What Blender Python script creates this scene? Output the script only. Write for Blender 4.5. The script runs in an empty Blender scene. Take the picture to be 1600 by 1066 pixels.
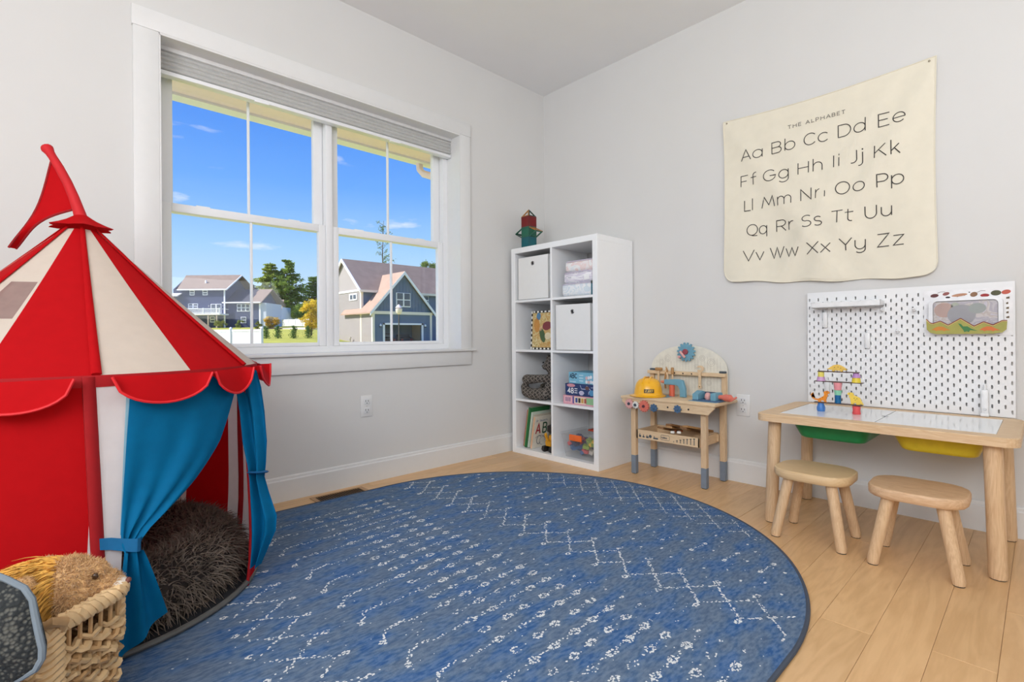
import bpy, bmesh, math, random
import numpy as np
from mathutils import Matrix, Vector, Euler

SC = bpy.context.scene
COL = SC.collection
PI = math.pi
rng = np.random.default_rng(7)
random.seed(7)

# ------------------------------------------------------------------ light settings
EXPOSURE = 0.0
SKY = 1.05
SUN = 7.0
FILL_LAMPS = [('fill_bounce', (-1.3, -3.5, 1.3), (-.05, .5, .85), 1.2, 1.0, 9, (.90, .945, 1)), ('fill_southwest', (-4.6, -3.5, 2.2), (.9, .42, -.15), 1.4, .9, 45, (.90, .945, 1)), ('fill_west', (-4.6, -2.4, 1.9), (1, .05, -.1), 1.4, 1.2, 47, (.90, .945, 1)), ('fill_south', (-3.3, -4.15, 2.1), (.15, 1, -.15), 1.4, 1.0, 12, (.90, .945, 1))]  # unseen fill lamps, added only to brighten the room
# ------------------------------------------------------------------ camera
CAM = Vector((-2.9247, -2.7010, 0.8431))
YAW, ROLL, FPX = 0.81133, -0.00735, 788.53
fw = Vector((math.cos(YAW), math.sin(YAW), 0)); rt = Vector((math.sin(YAW), -math.cos(YAW), 0)); up = Vector((0, 0, 1))
r2 = math.cos(ROLL) * rt + math.sin(ROLL) * up
u2 = -math.sin(ROLL) * rt + math.cos(ROLL) * up
cam = bpy.data.cameras.new('camera')
cam.sensor_width = 36.0; cam.lens = FPX / 1600 * 36; cam.shift_y = (524.6 - 533) / 1600
cam.clip_start = 0.02; cam.clip_end = 600
cob = bpy.data.objects.new('camera', cam); COL.objects.link(cob)
cob.matrix_world = Matrix(((r2.x, u2.x, -fw.x, CAM.x), (r2.y, u2.y, -fw.y, CAM.y), (r2.z, u2.z, -fw.z, CAM.z), (0, 0, 0, 1)))
SC.camera = cob

# ------------------------------------------------------------------ exposure
SC.view_settings.view_transform = 'Standard'
SC.view_settings.look = 'None'
SC.view_settings.gamma = 1.0
SC.view_settings.use_curve_mapping = False
SC.view_settings.exposure = EXPOSURE

def lin(c):
    c = c / 255.0
    return c / 12.92 if c <= 0.04045 else ((c + 0.055) / 1.055) ** 2.4
def L3(rgb): return (lin(rgb[0]), lin(rgb[1]), lin(rgb[2]), 1.0)

# ------------------------------------------------------------------ sky
world = bpy.data.worlds.new('sky'); SC.world = world; world.use_nodes = True
wn = world.node_tree.nodes; wl = world.node_tree.links
for n in list(wn): wn.remove(n)
wo = wn.new('ShaderNodeOutputWorld'); bg = wn.new('ShaderNodeBackground')
tc = wn.new('ShaderNodeTexCoord'); sp = wn.new('ShaderNodeSeparateXYZ'); rp = wn.new('ShaderNodeValToRGB')
wl.new(tc.outputs['Generated'], sp.inputs[0]); wl.new(sp.outputs['Z'], rp.inputs[0])
els = rp.color_ramp.elements
els[0].position = 0.0; els[0].color = L3((232, 245, 255))
els[1].position = 1.0; els[1].color = L3((40, 100, 215))
for p, c in ((0.07, (205, 232, 255)), (0.16, (165, 212, 255)), (0.27, (106, 172, 255)), (0.45, (52, 128, 242))):
    e = els.new(p); e.color = L3(c)
# a few faint fair-weather clouds all round the horizon
mp = wn.new('ShaderNodeMapping'); mp.inputs['Scale'].default_value = (5, 5, 17)
nz = wn.new('ShaderNodeTexNoise'); nz.inputs['Scale'].default_value = 1.6; nz.inputs['Detail'].default_value = 6
cr = wn.new('ShaderNodeValToRGB'); cr.color_ramp.elements[0].position = 0.63; cr.color_ramp.elements[1].position = 0.80
wl.new(tc.outputs['Generated'], mp.inputs[0]); wl.new(mp.outputs[0], nz.inputs['Vector']); wl.new(nz.outputs['Fac'], cr.inputs[0])
mx = wn.new('ShaderNodeMix'); mx.data_type = 'RGBA'
wl.new(cr.outputs[0], mx.inputs[0]); wl.new(rp.outputs[0], mx.inputs[6]); mx.inputs[7].default_value = (0.95, 0.98, 1, 1)
wl.new(mx.outputs[2], bg.inputs[0]); bg.inputs[1].default_value = SKY
wl.new(bg.outputs[0], wo.inputs[0])

# ------------------------------------------------------------------ sun and added fill lamps
def aim(o, d): o.rotation_euler = Vector(d).to_track_quat('-Z', 'Y').to_euler()
def sun(name, d, s, ang, col):
    l = bpy.data.lights.new(name, 'SUN'); l.energy = s; l.angle = ang; l.color = col
    o = bpy.data.objects.new(name, l); COL.objects.link(o); o.location = (0, 0, 30); aim(o, d)
def area(name, loc, d, sx, sy, e, col):
    l = bpy.data.lights.new(name, 'AREA'); l.shape = 'RECTANGLE'; l.size = sx; l.size_y = sy; l.energy = e; l.color = col
    o = bpy.data.objects.new(name, l); COL.objects.link(o); o.location = loc; aim(o, d)
sun('sun', (0.88, -0.36, -0.80), SUN, math.radians(0.6), (1.0, 0.95, 0.86))
for a in FILL_LAMPS: area(*a)

# ------------------------------------------------------------------ helpers
def bm_to(bm):
    bm.verts.ensure_lookup_table()
    for i, v in enumerate(bm.verts): v.index = i
    r = [tuple(v.co) for v in bm.verts], [tuple(v.index for v in f.verts) for f in bm.faces]
    bm.free(); return r
_bc = {}
def box_vf(s, bev, seg):
    k = (tuple(round(x, 5) for x in s), bev, seg)
    if k not in _bc:
        bm = bmesh.new(); bmesh.ops.create_cube(bm, size=1.0)
        for v in bm.verts: v.co = Vector((v.co.x * s[0], v.co.y * s[1], v.co.z * s[2]))
        if bev > 0: bmesh.ops.bevel(bm, geom=list(bm.edges), offset=min(bev, min(s) * 0.45), segments=seg, profile=0.5, affect='EDGES')
        _bc[k] = bm_to(bm)
    return _bc[k]
def RZ(a): return Matrix.Rotation(a, 4, 'Z')
def T(x, y, z): return Matrix.Translation((x, y, z))
class MB:
    def __init__(s): s.v = []; s.f = []; s.s = []
    def add(s, v, f, M=None, smooth=False):
        o = len(s.v)
        s.v += [tuple(M @ Vector(p)) for p in v] if M is not None else [tuple(p) for p in v]
        s.f += [tuple(i + o for i in q) for q in f]; s.s += [smooth] * len(f); return s
    def box(s, lo, hi, bev=0.0, seg=2):
        c = [(a + b) / 2 for a, b in zip(lo, hi)]; d = [abs(b - a) for a, b in zip(lo, hi)]
        v, f = box_vf(d, bev, seg); return s.add(v, f, T(*c), bev > 0 and seg > 1)
    def obox(s, M, size, bev=0.0, seg=2):
        v, f = box_vf(size, bev, seg); return s.add(v, f, M, bev > 0 and seg > 1)
    def tube(s, pts, r, n=8, cap=True, closed=False, flat=1.0, smooth=True):
        pts = [Vector(p) for p in pts]; N = len(pts); rr = r if hasattr(r, '__len__') else [r] * N
        v = []; ref = None
        for i, p in enumerate(pts):
            a = pts[(i - 1) % N] if (closed or i > 0) else p; b = pts[(i + 1) % N] if (closed or i < N - 1) else p
            t = (b - a).normalized()
            if ref is None: ref = t.orthogonal().normalized() if abs(t.z) > 0.9 else t.cross(Vector((0, 0, 1))).normalized()
            ref = (ref - t * ref.dot(t)); ref = ref.normalized() if ref.length > 1e-6 else t.orthogonal().normalized()
            bn = t.cross(ref)
            for k in range(n):
                an = 2 * PI * k / n; v.append(p + ref * (math.cos(an) * rr[i]) + bn * (math.sin(an) * rr[i] * flat))
        f = []
        for i in range(N if closed else N - 1):
            j = (i + 1) % N
            for k in range(n): f.append((i * n + k, i * n + (k + 1) % n, j * n + (k + 1) % n, j * n + k))
        if cap and not closed: f.append(tuple(range(n))[::-1]); f.append(tuple((N - 1) * n + k for k in range(n)))
        s.add(v, f, None, smooth); return s
    def lathe(s, prof, n=24, M=None, smooth=True, sx=1.0, sy=1.0):
        v = []; f = []; m = len(prof)
        for r, z in prof:
            for k in range(n): v.append((max(r, 1e-5) * math.cos(2 * PI * k / n) * sx, max(r, 1e-5) * math.sin(2 * PI * k / n) * sy, z))
        for i in range(m - 1):
            for k in range(n): f.append((i * n + k, i * n + (k + 1) % n, (i + 1) * n + (k + 1) % n, (i + 1) * n + k))
        f.append(tuple(range(n))[::-1]); f.append(tuple((m - 1) * n + k for k in range(n)))
        return s.add(v, f, M, smooth)
    def prism(s, poly, d, M=None, bev=0.0):
        n = len(poly)
        if bev > 0:
            bm = bmesh.new(); a = [bm.verts.new((x, y, 0)) for x, y in poly]; fc = bm.faces.new(a)
            r = bmesh.ops.extrude_face_region(bm, geom=[fc])
            for g in r['geom']:
                if isinstance(g, bmesh.types.BMVert): g.co.z += d
            bmesh.ops.recalc_face_normals(bm, faces=bm.faces)
            ed = [e for e in bm.edges if abs(e.verts[0].co.z - e.verts[1].co.z) < 1e-7]
            bmesh.ops.bevel(bm, geom=ed, offset=bev, segments=2, profile=0.5, affect='EDGES')
            v, f = bm_to(bm); return s.add(v, f, M, False)
        v = [(x, y, 0) for x, y in poly] + [(x, y, d) for x, y in poly]
        f = [tuple(range(n))[::-1], tuple(range(n, 2 * n))] + [(i, (i + 1) % n, n + (i + 1) % n, n + i) for i in range(n)]
        return s.add(v, f, M, False)
    def grid(s, P, smooth=True, closed=False):
        nu, nv = len(P), len(P[0]); v = [tuple(p) for row in P for p in row]; f = []
        for i in range(nu if closed else nu - 1):
            for j in range(nv - 1):
                k = (i + 1) % nu; f.append((i * nv + j, k * nv + j, k * nv + j + 1, i * nv + j + 1))
        return s.add(v, f, None, smooth)
    def ball(s, c, r, n=12, m=8, M=None):
        r = r if hasattr(r, '__len__') else (r, r, r)
        prof = [(math.sin(PI * i / m), -math.cos(PI * i / m)) for i in range(m + 1)]
        Q = T(*c) @ (M or Matrix()) @ Matrix.Diagonal((r[0], r[1], r[2], 1)); return s.lathe(prof, n, Q)
    def build(s, name, m, parent=None, label=None, kind=None, world=False, fix=True, hair=False):
        me = bpy.data.meshes.new(name)
        vv = s.v
        if parent is not None and world:
            inv = frame(parent).inverted(); vv = [tuple(inv @ Vector(p)) for p in vv]
        me.from_pydata(vv, [], s.f)
        me.polygons.foreach_set('use_smooth', s.s)
        me.materials.append(m)
        if fix and not hair:
            bm = bmesh.new(); bm.from_mesh(me); bmesh.ops.recalc_face_normals(bm, faces=bm.faces); bm.to_mesh(me); bm.free()
        if any(s.s) and not hair:
            try: me.set_sharp_from_angle(angle=math.radians(42))
            except Exception: pass
        return link(name, me, parent, label, kind)
def link(name, me, parent=None, label=None, kind=None):
    o = bpy.data.objects.new(name, me); COL.objects.link(o)
    if parent is not None: o.parent = parent
    if label: o['label'] = label
    if kind: o['kind'] = kind
    return o
def frame(o):
    M = Matrix()
    while o is not None:
        M = T(*o.location) @ o.rotation_euler.to_matrix().to_4x4() @ M; o = o.parent
    return M
def thing(name, label, cat, loc=(0, 0, 0), rz=0.0, group=None, rot=None):
    o = bpy.data.objects.new(name, None); COL.objects.link(o); o.empty_display_size = 0.05
    o.location = loc; o.rotation_euler = rot if rot else (0, 0, rz)
    return tag(o, label, cat, group)
def tag(o, label, cat, group=None):
    o['label'] = label; o['category'] = cat
    if group: o['group'] = group
    return o
def struct(name, mb, m, parent=None, world=True):
    o = mb.build(name, m, parent); o['kind'] = 'structure'; return o
def copy_tree(o, parent=None):
    c = o.copy(); COL.objects.link(c)
    if parent is not None: c.parent = parent
    for ch in list(o.children): copy_tree(ch, c)
    return c
def blob(mb, name, m, parent, voxel, it=6, label=None, kind=None):
    o = mb.build(name, m, parent, label, kind)
    r = o.modifiers.new('r', 'REMESH'); r.mode = 'VOXEL'; r.voxel_size = voxel; r.use_smooth_shade = True
    sm = o.modifiers.new('s', 'SMOOTH'); sm.iterations = it; sm.factor = 0.5
    dg = bpy.context.evaluated_depsgraph_get(); dg.update()
    me = bpy.data.meshes.new_from_object(o.evaluated_get(dg)); o.modifiers.clear(); old = o.data; o.data = me; bpy.data.meshes.remove(old)
    me.name = name
    return o
def strands(P, Nrm, length, width, lean, name, m, parent, seg=2, sag=0.0, jit=0.4, world=False, label=None):
    """a coat of tapering curved hairs rooted at P"""
    P = np.asarray(P, float); Nrm = np.asarray(Nrm, float); n = len(P)
    ln = length * rng.uniform(0.6, 1.25, n)[:, None]
    d = Nrm + rng.normal(0, jit, (n, 3)) + np.asarray(lean, float); d /= np.linalg.norm(d, axis=1)[:, None]
    side = np.cross(d, rng.normal(0, 1, (n, 3))); side /= np.linalg.norm(side, axis=1)[:, None] + 1e-9
    curl = rng.normal(0, 0.35, (n, 3)); V = []
    for k in range(seg + 1):
        t = k / seg; c = P + d * ln * t + (curl * ln * 0.5 + np.array([0, 0, -sag]) * ln) * t * t
        w = width * (1 - 0.85 * t)
        V.append(c - side * w / 2); V.append(c + side * w / 2)
    V = np.stack(V, 1).reshape(-1, 3); st = 2 * (seg + 1); base = np.arange(n)[:, None] * st
    F = np.concatenate([base + np.array([2 * k, 2 * k + 1, 2 * k + 3, 2 * k + 2]) for k in range(seg)], 1).reshape(-1, 4)
    if world:
        inv = np.array(frame(parent).inverted()); V = V @ inv[:3, :3].T + inv[:3, 3]
    me = bpy.data.meshes.new(name); me.from_pydata(V.tolist(), [], F.tolist()); me.materials.append(m)
    me.polygons.foreach_set('use_smooth', [True] * len(F))
    return link(name, me, parent, label, 'stuff')
def surf_samples(o, n):
    me = o.data; me.calc_loop_triangles(); nt = len(me.loop_triangles)
    vs = np.empty(len(me.vertices) * 3); me.vertices.foreach_get('co', vs); vs = vs.reshape(-1, 3)
    ti = np.empty(nt * 3, int); me.loop_triangles.foreach_get('vertices', ti); ti = ti.reshape(-1, 3)
    a, b, c = vs[ti[:, 0]], vs[ti[:, 1]], vs[ti[:, 2]]; cr_ = np.cross(b - a, c - a); ar = np.linalg.norm(cr_, axis=1)
    i = rng.choice(nt, n, p=ar / ar.sum()); u = rng.random(n); w = rng.random(n); k = u + w > 1; u[k] = 1 - u[k]; w[k] = 1 - w[k]
    return a[i] + (b - a)[i] * u[:, None] + (c - a)[i] * w[:, None], cr_[i] / ar[i][:, None]

# ------------------------------------------------------------------ materials
def node_mat(name):
    m = bpy.data.materials.new(name); m.use_nodes = True; nt = m.node_tree
    for n in list(nt.nodes): nt.nodes.remove(n)
    out = nt.nodes.new('ShaderNodeOutputMaterial'); b = nt.nodes.new('ShaderNodeBsdfPrincipled'); nt.links.new(b.outputs[0], out.inputs[0])
    return m, nt, b, out
_mats = {}
def MAT(rgb, rough=0.5, metal=0.0, noise=0.06, scale=30.0, bump=0.0, bscale=120.0, trans=0.0, alpha=1.0, sheen=0.0, spec=0.5, coat=0.0, stretch=(1, 1, 1)):
    key = (rgb, rough, metal, noise, scale, bump, bscale, trans, alpha, sheen, spec, coat, stretch)
    if key in _mats: return _mats[key]
    m, nt, b, out = node_mat('surface_%d_%d_%d' % rgb)
    N = nt.nodes; K = nt.links
    tcn = N.new('ShaderNodeTexCoord'); mpn = N.new('ShaderNodeMapping'); mpn.inputs['Scale'].default_value = stretch
    K.new(tcn.outputs['Object'], mpn.inputs[0])
    nz = N.new('ShaderNodeTexNoise'); nz.inputs['Scale'].default_value = scale; nz.inputs['Detail'].default_value = 4
    K.new(mpn.outputs[0], nz.inputs['Vector'])
    rpn = N.new('ShaderNodeValToRGB'); c = L3(rgb)
    rpn.color_ramp.elements[0].position = 0.3; rpn.color_ramp.elements[1].position = 0.7
    rpn.color_ramp.elements[0].color = tuple(x * (1 - noise) for x in c[:3]) + (1,)
    rpn.color_ramp.elements[1].color = tuple(min(1, x * (1 + noise)) for x in c[:3]) + (1,)
    K.new(nz.outputs['Fac'], rpn.inputs[0]); K.new(rpn.outputs[0], b.inputs['Base Color'])
    b.inputs['Roughness'].default_value = rough; b.inputs['Metallic'].default_value = metal
    b.inputs['Specular IOR Level'].default_value = spec; b.inputs['Coat Weight'].default_value = coat
    if sheen: b.inputs['Sheen Weight'].default_value = sheen
    if alpha < 1: b.inputs['Alpha'].default_value = alpha
    if bump:
        n2 = N.new('ShaderNodeTexNoise'); n2.inputs['Scale'].default_value = bscale; n2.inputs['Detail'].default_value = 3
        K.new(mpn.outputs[0], n2.inputs['Vector'])
        bp = N.new('ShaderNodeBump'); bp.inputs['Strength'].default_value = bump; bp.inputs['Distance'].default_value = 0.004
        K.new(n2.outputs['Fac'], bp.inputs['Height']); K.new(bp.outputs[0], b.inputs['Normal'])
    if trans:
        tr = N.new('ShaderNodeBsdfTranslucent'); K.new(rpn.outputs[0], tr.inputs[0]); ms = N.new('ShaderNodeMixShader')
        ms.inputs[0].default_value = trans; K.new(b.outputs[0], ms.inputs[1]); K.new(tr.outputs[0], ms.inputs[2]); K.new(ms.outputs[0], out.inputs[0])
    _mats[key] = m; return m
def WOOD(c1, c2, axis='Y', scale=9.0, stretch=14.0, rough=0.5, rand=0.0, coat=0.0):
    key = ('w', c1, c2, axis, scale, stretch, rough, rand, coat)
    if key in _mats: return _mats[key]
    m, nt, b, out = node_mat('wood_%d_%d_%d' % c1); N = nt.nodes; K = nt.links
    tcn = N.new('ShaderNodeTexCoord'); mpn = N.new('ShaderNodeMapping'); oi = N.new('ShaderNodeObjectInfo')
    st = {'X': (1, stretch, stretch), 'Y': (stretch, 1, stretch), 'Z': (stretch, stretch, 1)}[axis]
    mpn.inputs['Scale'].default_value = st
    ml = N.new('ShaderNodeVectorMath'); ml.operation = 'MULTIPLY_ADD'; ml.inputs[1].default_value = (37, 23, 51)
    K.new(oi.outputs['Random'], ml.inputs[0]); K.new(tcn.outputs['Object'], ml.inputs[2])
    K.new(ml.outputs[0], mpn.inputs[0])
    nz = N.new('ShaderNodeTexNoise'); nz.inputs['Scale'].default_value = scale * 0.35; nz.inputs['Detail'].default_value = 5; nz.inputs['Distortion'].default_value = 0.6
    K.new(mpn.outputs[0], nz.inputs['Vector'])
    wv = N.new('ShaderNodeMath'); wv.operation = 'MULTIPLY'; wv.inputs[1].default_value = 9.0; K.new(nz.outputs['Fac'], wv.inputs[0])
    fr = N.new('ShaderNodeMath'); fr.operation = 'PINGPONG'; fr.inputs[1].default_value = 0.5; K.new(wv.outputs[0], fr.inputs[0])
    n2 = N.new('ShaderNodeTexNoise'); n2.inputs['Scale'].default_value = scale * 2.5; n2.inputs['Detail'].default_value = 4; K.new(mpn.outputs[0], n2.inputs['Vector'])
    ad = N.new('ShaderNodeMath'); ad.operation = 'ADD'; K.new(fr.outputs[0], ad.inputs[0]); K.new(n2.outputs['Fac'], ad.inputs[1])
    rpn = N.new('ShaderNodeValToRGB'); rpn.color_ramp.elements[0].position = 0.15; rpn.color_ramp.elements[1].position = 1.05 - 0.05
    rpn.color_ramp.elements[0].color = L3(c2); rpn.color_ramp.elements[1].color = L3(c1)
    K.new(ad.outputs[0], rpn.inputs[0])
    hs = N.new('ShaderNodeHueSaturation'); K.new(rpn.outputs[0], hs.inputs['Color'])
    mr = N.new('ShaderNodeMapRange'); mr.inputs['To Min'].default_value = 1 - rand; mr.inputs['To Max'].default_value = 1 + rand
    K.new(oi.outputs['Random'], mr.inputs[0]); K.new(mr.outputs[0], hs.inputs['Value'])
    K.new(hs.outputs[0], b.inputs['Base Color'])
    b.inputs['Roughness'].default_value = rough; b.inputs['Coat Weight'].default_value = coat
    bp = N.new('ShaderNodeBump'); bp.inputs['Strength'].default_value = 0.06; bp.inputs['Distance'].default_value = 0.002
    K.new(ad.outputs[0], bp.inputs['Height']); K.new(bp.outputs[0], b.inputs['Normal'])
    _mats[key] = m; return m
WHITE = MAT((242, 242, 241), 0.45, noise=0.01)
TRIM = MAT((230, 230, 229), 0.35, noise=0.008)
WALL = MAT((221, 220, 218), 0.85, noise=0.008, scale=4, bump=0.03, bscale=220)
CEIL = MAT((242, 242, 242), 0.9, noise=0.008, scale=4)
BIRCH = WOOD((226, 196, 158), (205, 168, 126), 'Y', 8, 12, 0.5)
BIRCHX = WOOD((226, 196, 158), (205, 168, 126), 'X', 8, 12, 0.5)
BIRCHZ = WOOD((226, 194, 155), (202, 164, 124), 'Z', 8, 12, 0.5)
BLACK = MAT((28, 28, 30), 0.6)
INK = MAT((58, 54, 50), 0.8)

# ------------------------------------------------------------------ stroke lettering
def arc(cx, cy, rx, ry, a0, a1, n=12): return [(cx + rx * math.cos(math.radians(a0 + (a1 - a0) * i / n)), cy + ry * math.sin(math.radians(a0 + (a1 - a0) * i / n))) for i in range(n + 1)]
XH = 0.76
def bowl(x0=0.0, x1=1.0): return arc((x0 + x1) / 2, XH / 2, (x1 - x0) / 2, XH / 2, 0, 360, 22)
G = {
 'A': [[(0, 0), (.5, 1), (1, 0)], [(.17, .32), (.83, .32)]], 'a': [bowl(0, 1), [(1, XH), (1, 0)]],
 'B': [[(0, 0), (0, 1), (.6, 1)] + arc(.6, .76, .33, .24, 90, -90, 8) + [(0, .52)], [(.6, .52)] + arc(.64, .26, .36, .26, 90, -90, 8) + [(0, 0)]],
 'b': [[(0, 1.1), (0, 0)], bowl()], 'C': [arc(.54, .5, .54, .5, 40, 320, 20)], 'c': [arc(.54, XH / 2, .54, XH / 2, 42, 318, 18)],
 'D': [[(0, 0), (0, 1), (.45, 1)] + arc(.45, .5, .55, .5, 90, -90, 14) + [(0, 0)]], 'd': [[(1, 1.1), (1, 0)], bowl()],
 'E': [[(1, 1), (0, 1), (0, 0), (1, 0)], [(0, .52), (.85, .52)]], 'e': [[(0, XH / 2), (1, XH / 2)] + arc(.5, XH / 2, .5, XH / 2, 0, 318, 18)],
 'F': [[(1, 1), (0, 1), (0, 0)], [(0, .48), (.8, .48)]], 'f': [arc(.8, .85, .42, .24, 75, 180, 7) + [(.38, 0)], [(0, .7), (.9, .7)]],
 'G': [arc(.5, .5, .5, .5, 42, 330, 20) + [(1, .46), (.52, .46)]], 'g': [bowl(), [(1, XH)] + arc(.5, -.05, .5, .3, 0, -150, 10)],
 'H': [[(0, 0), (0, 1)], [(1, 0), (1, 1)], [(0, .52), (1, .52)]], 'h': [[(0, 0), (0, 1.1)], [(0, .4)] + arc(.5, .4, .5, .36, 180, 0, 12) + [(1, 0)]],
 'I': [[(0, 0), (0, 1)]], 'i': [[(0, 0), (0, XH)], arc(0, .98, .03, .03, 0, 360, 8)],
 'J': [[(1, 1), (1, .3)] + arc(.4, .3, .6, .3, 0, -110, 10)], 'j': [[(.9, XH), (.9, -.05)] + arc(.3, -.05, .6, .24, 0, -110, 8), arc(.9, .98, .06, .03, 0, 360, 8)],
 'K': [[(0, 0), (0, 1)], [(.92, 1), (0, .36)], [(.35, .6), (1, 0)]], 'k': [[(0, 0), (0, 1.12)], [(.9, XH), (0, .26)], [(.38, .46), (1, 0)]],
 'L': [[(0, 1), (0, 0), (1, 0)]], 'l': [[(0, 0), (0, 1.1)]],
 'M': [[(0, 0), (.18, 1), (.55, .22), (.86, 1), (1, 0)]], 'm': [[(0, 0), (0, XH)], [(0, .45)] + arc(.25, .45, .25, .31, 180, 0, 9) + [(.5, 0)], [(.5, .45)] + arc(.75, .45, .25, .31, 180, 0, 9) + [(1, 0)]],
 'N': [[(0, 0), (0, 1), (1, 0), (1, 1)]], 'n': [[(0, 0), (0, XH)], [(0, .4)] + arc(.5, .4, .5, .36, 180, 0, 12) + [(1, 0)]],
 'O': [arc(.5, .5, .5, .5, 0, 360, 26)], 'o': [bowl()],
 'P': [[(0, 0), (0, 1), (.55, 1)] + arc(.55, .71, .45, .29, 90, -90, 10) + [(0, .42)]], 'p': [[(0, XH), (0, -.28)], bowl()],
 'Q': [arc(.5, .5, .5, .5, 0, 360, 26), [(.42, .0), (.55, -.06), (.98, -.08)]], 'q': [bowl(), [(1, XH), (1, -.28)]],
 'R': [[(0, 0), (0, 1), (.55, 1)] + arc(.55, .73, .42, .27, 90, -90, 10) + [(0, .46)], [(.5, .46), (1, 0)]], 'r': [[(0, 0), (0, XH)], [(0, .42)] + arc(.75, .36, .75, .38, 165, 90, 6) + [(1, .74)]],
 'S': [arc(.5, .75, .45, .25, 35, 265, 12) + arc(.5, .26, .48, .26, 88, -145, 12)], 's': [arc(.5, .57, .45, .19, 35, 265, 10) + arc(.5, .19, .48, .19, 88, -145, 10)],
 'T': [[(0, 1), (1, 1)], [(.5, 1), (.5, 0)]], 't': [[(.35, 1), (.35, .2)] + arc(.68, .2, .33, .2, 180, 290, 7), [(0, .74), (.95, .74)]],
 'U': [[(0, 1), (0, .4)] + arc(.5, .4, .5, .4, 180, 360, 14) + [(1, 1)]], 'u': [[(0, XH), (0, .36)] + arc(.5, .36, .5, .36, 180, 360, 14), [(1, XH), (1, 0)]],
 'V': [[(0, 1), (.5, 0), (1, 1)]], 'v': [[(0, XH), (.5, 0), (1, XH)]],
 'W': [[(0, 1), (.28, 0), (.5, .98), (.72, 0), (1, 1)]], 'w': [[(0, XH), (.26, 0), (.5, XH), (.74, 0), (1, XH)]],
 'X': [[(0, 0), (1, 1)], [(0, 1), (1, 0)]], 'x': [[(0, 0), (1, XH)], [(0, XH), (1, 0)]],
 'Y': [[(0, 1), (.5, .45), (1, 1)], [(.5, .45), (.5, 0)]], 'y': [[(0, XH), (0, .36)] + arc(.5, .36, .5, .36, 180, 360, 12), [(1, XH)] + arc(.5, -.02, .5, .28, 0, -140, 9)],
 'Z': [[(0, 1), (1, 1), (0, 0), (1, 0)]], 'z': [[(0, XH), (1, XH), (0, 0), (1, 0)]],
 '4': [[(.75, 0), (.75, 1), (0, .3), (1, .3)]], '8': [arc(.5, .75, .4, .25, -90, 270, 14), arc(.5, .25, .5, .25, 90, 450, 14)], '.': [[(0, 0), (0, .05)]], "'": [[(0, 1), (0, .8)]],
}
def ribbon(mb, pts, w, put):
    """a flat stroke of width w along 2-D points; put maps (x, y) to space"""
    n = len(pts); L = []; R = []
    for i, p in enumerate(pts):
        a = pts[i - 1] if i else p; b = pts[i + 1] if i < n - 1 else p
        dx, dy = b[0] - a[0], b[1] - a[1]; l = math.hypot(dx, dy) or 1
        k = 1.0
        if 0 < i < n - 1:
            d1 = Vector((p[0] - a[0], p[1] - a[1])); d2 = Vector((b[0] - p[0], b[1] - p[1]))
            if d1.length > 1e-9 and d2.length > 1e-9: k = min(2.0, 1 / max(0.35, math.cos(d1.angle(d2) / 2)))
        nx, ny = -dy / l * w / 2 * k, dx / l * w / 2 * k
        L.append(put(p[0] + nx, p[1] + ny)); R.append(put(p[0] - nx, p[1] - ny))
    mb.add(L + R, [(i, i + 1, n + i + 1, n + i) for i in range(n - 1)])
def glyph(mb, ch, x0, x1, y0, h, w, put):
    for st in G[ch]:
        q = [(x0 + (x1 - x0) * x, y0 + h * y) for x, y in st]; ss = []
        for a, b in zip(q[:-1], q[1:]):
            m = max(1, int(math.hypot(b[0] - a[0], b[1] - a[1]) / (h * 0.3)))
            ss += [(a[0] + (b[0] - a[0]) * i / m, a[1] + (b[1] - a[1]) * i / m) for i in range(m)]
        ribbon(mb, ss + [q[-1]], w, put)
def word(mb, txt, x, y, h, w, put, gap=0.28, wide=0.62):
    NAR = {'I': .05, 'i': .05, 'l': .05, 'j': .25, 'J': .4, 'f': .4, 't': .4, 'r': .35, '.': .05, "'": .05, 'M': .85, 'W': .95, 'm': .8, 'w': .8}
    for ch in txt:
        if ch == ' ': x += h * 0.5; continue
        ww = NAR.get(ch, wide) * h; glyph(mb, ch, x, x + ww, y, h, w, put); x += ww + gap * h
    return x
# ================================================================== the room
RX0, RY0, CH = -4.7, -4.3, 2.7246
X0, X1, Z0, Z1 = -2.512, -0.843, 0.741, 2.19
mb = MB()
mb.box((RX0 - .2, 0, -.1), (X0, .22, CH + .02)); mb.box((X1, 0, -.1), (.2, .22, CH + .02))
mb.box((X0, 0, -.1), (X1, .22, Z0)); mb.box((X0, 0, Z1), (X1, .22, CH + .02))
struct('wall_north', mb, WALL)
struct('wall_east', MB().box((0, RY0 - .2, -.1), (.2, 0, CH + .02)), WALL)
struct('wall_west', MB().box((RX0 - .2, RY0 - .2, -.1), (RX0, 0, CH + .02)), WALL)
struct('wall_south', MB().box((RX0, RY0 - .2, -.1), (0, RY0, CH + .02)), WALL)
struct('ceiling', MB().box((RX0 - .2, RY0 - .2, CH), (.2, .22, CH + .2)), CEIL)
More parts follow.
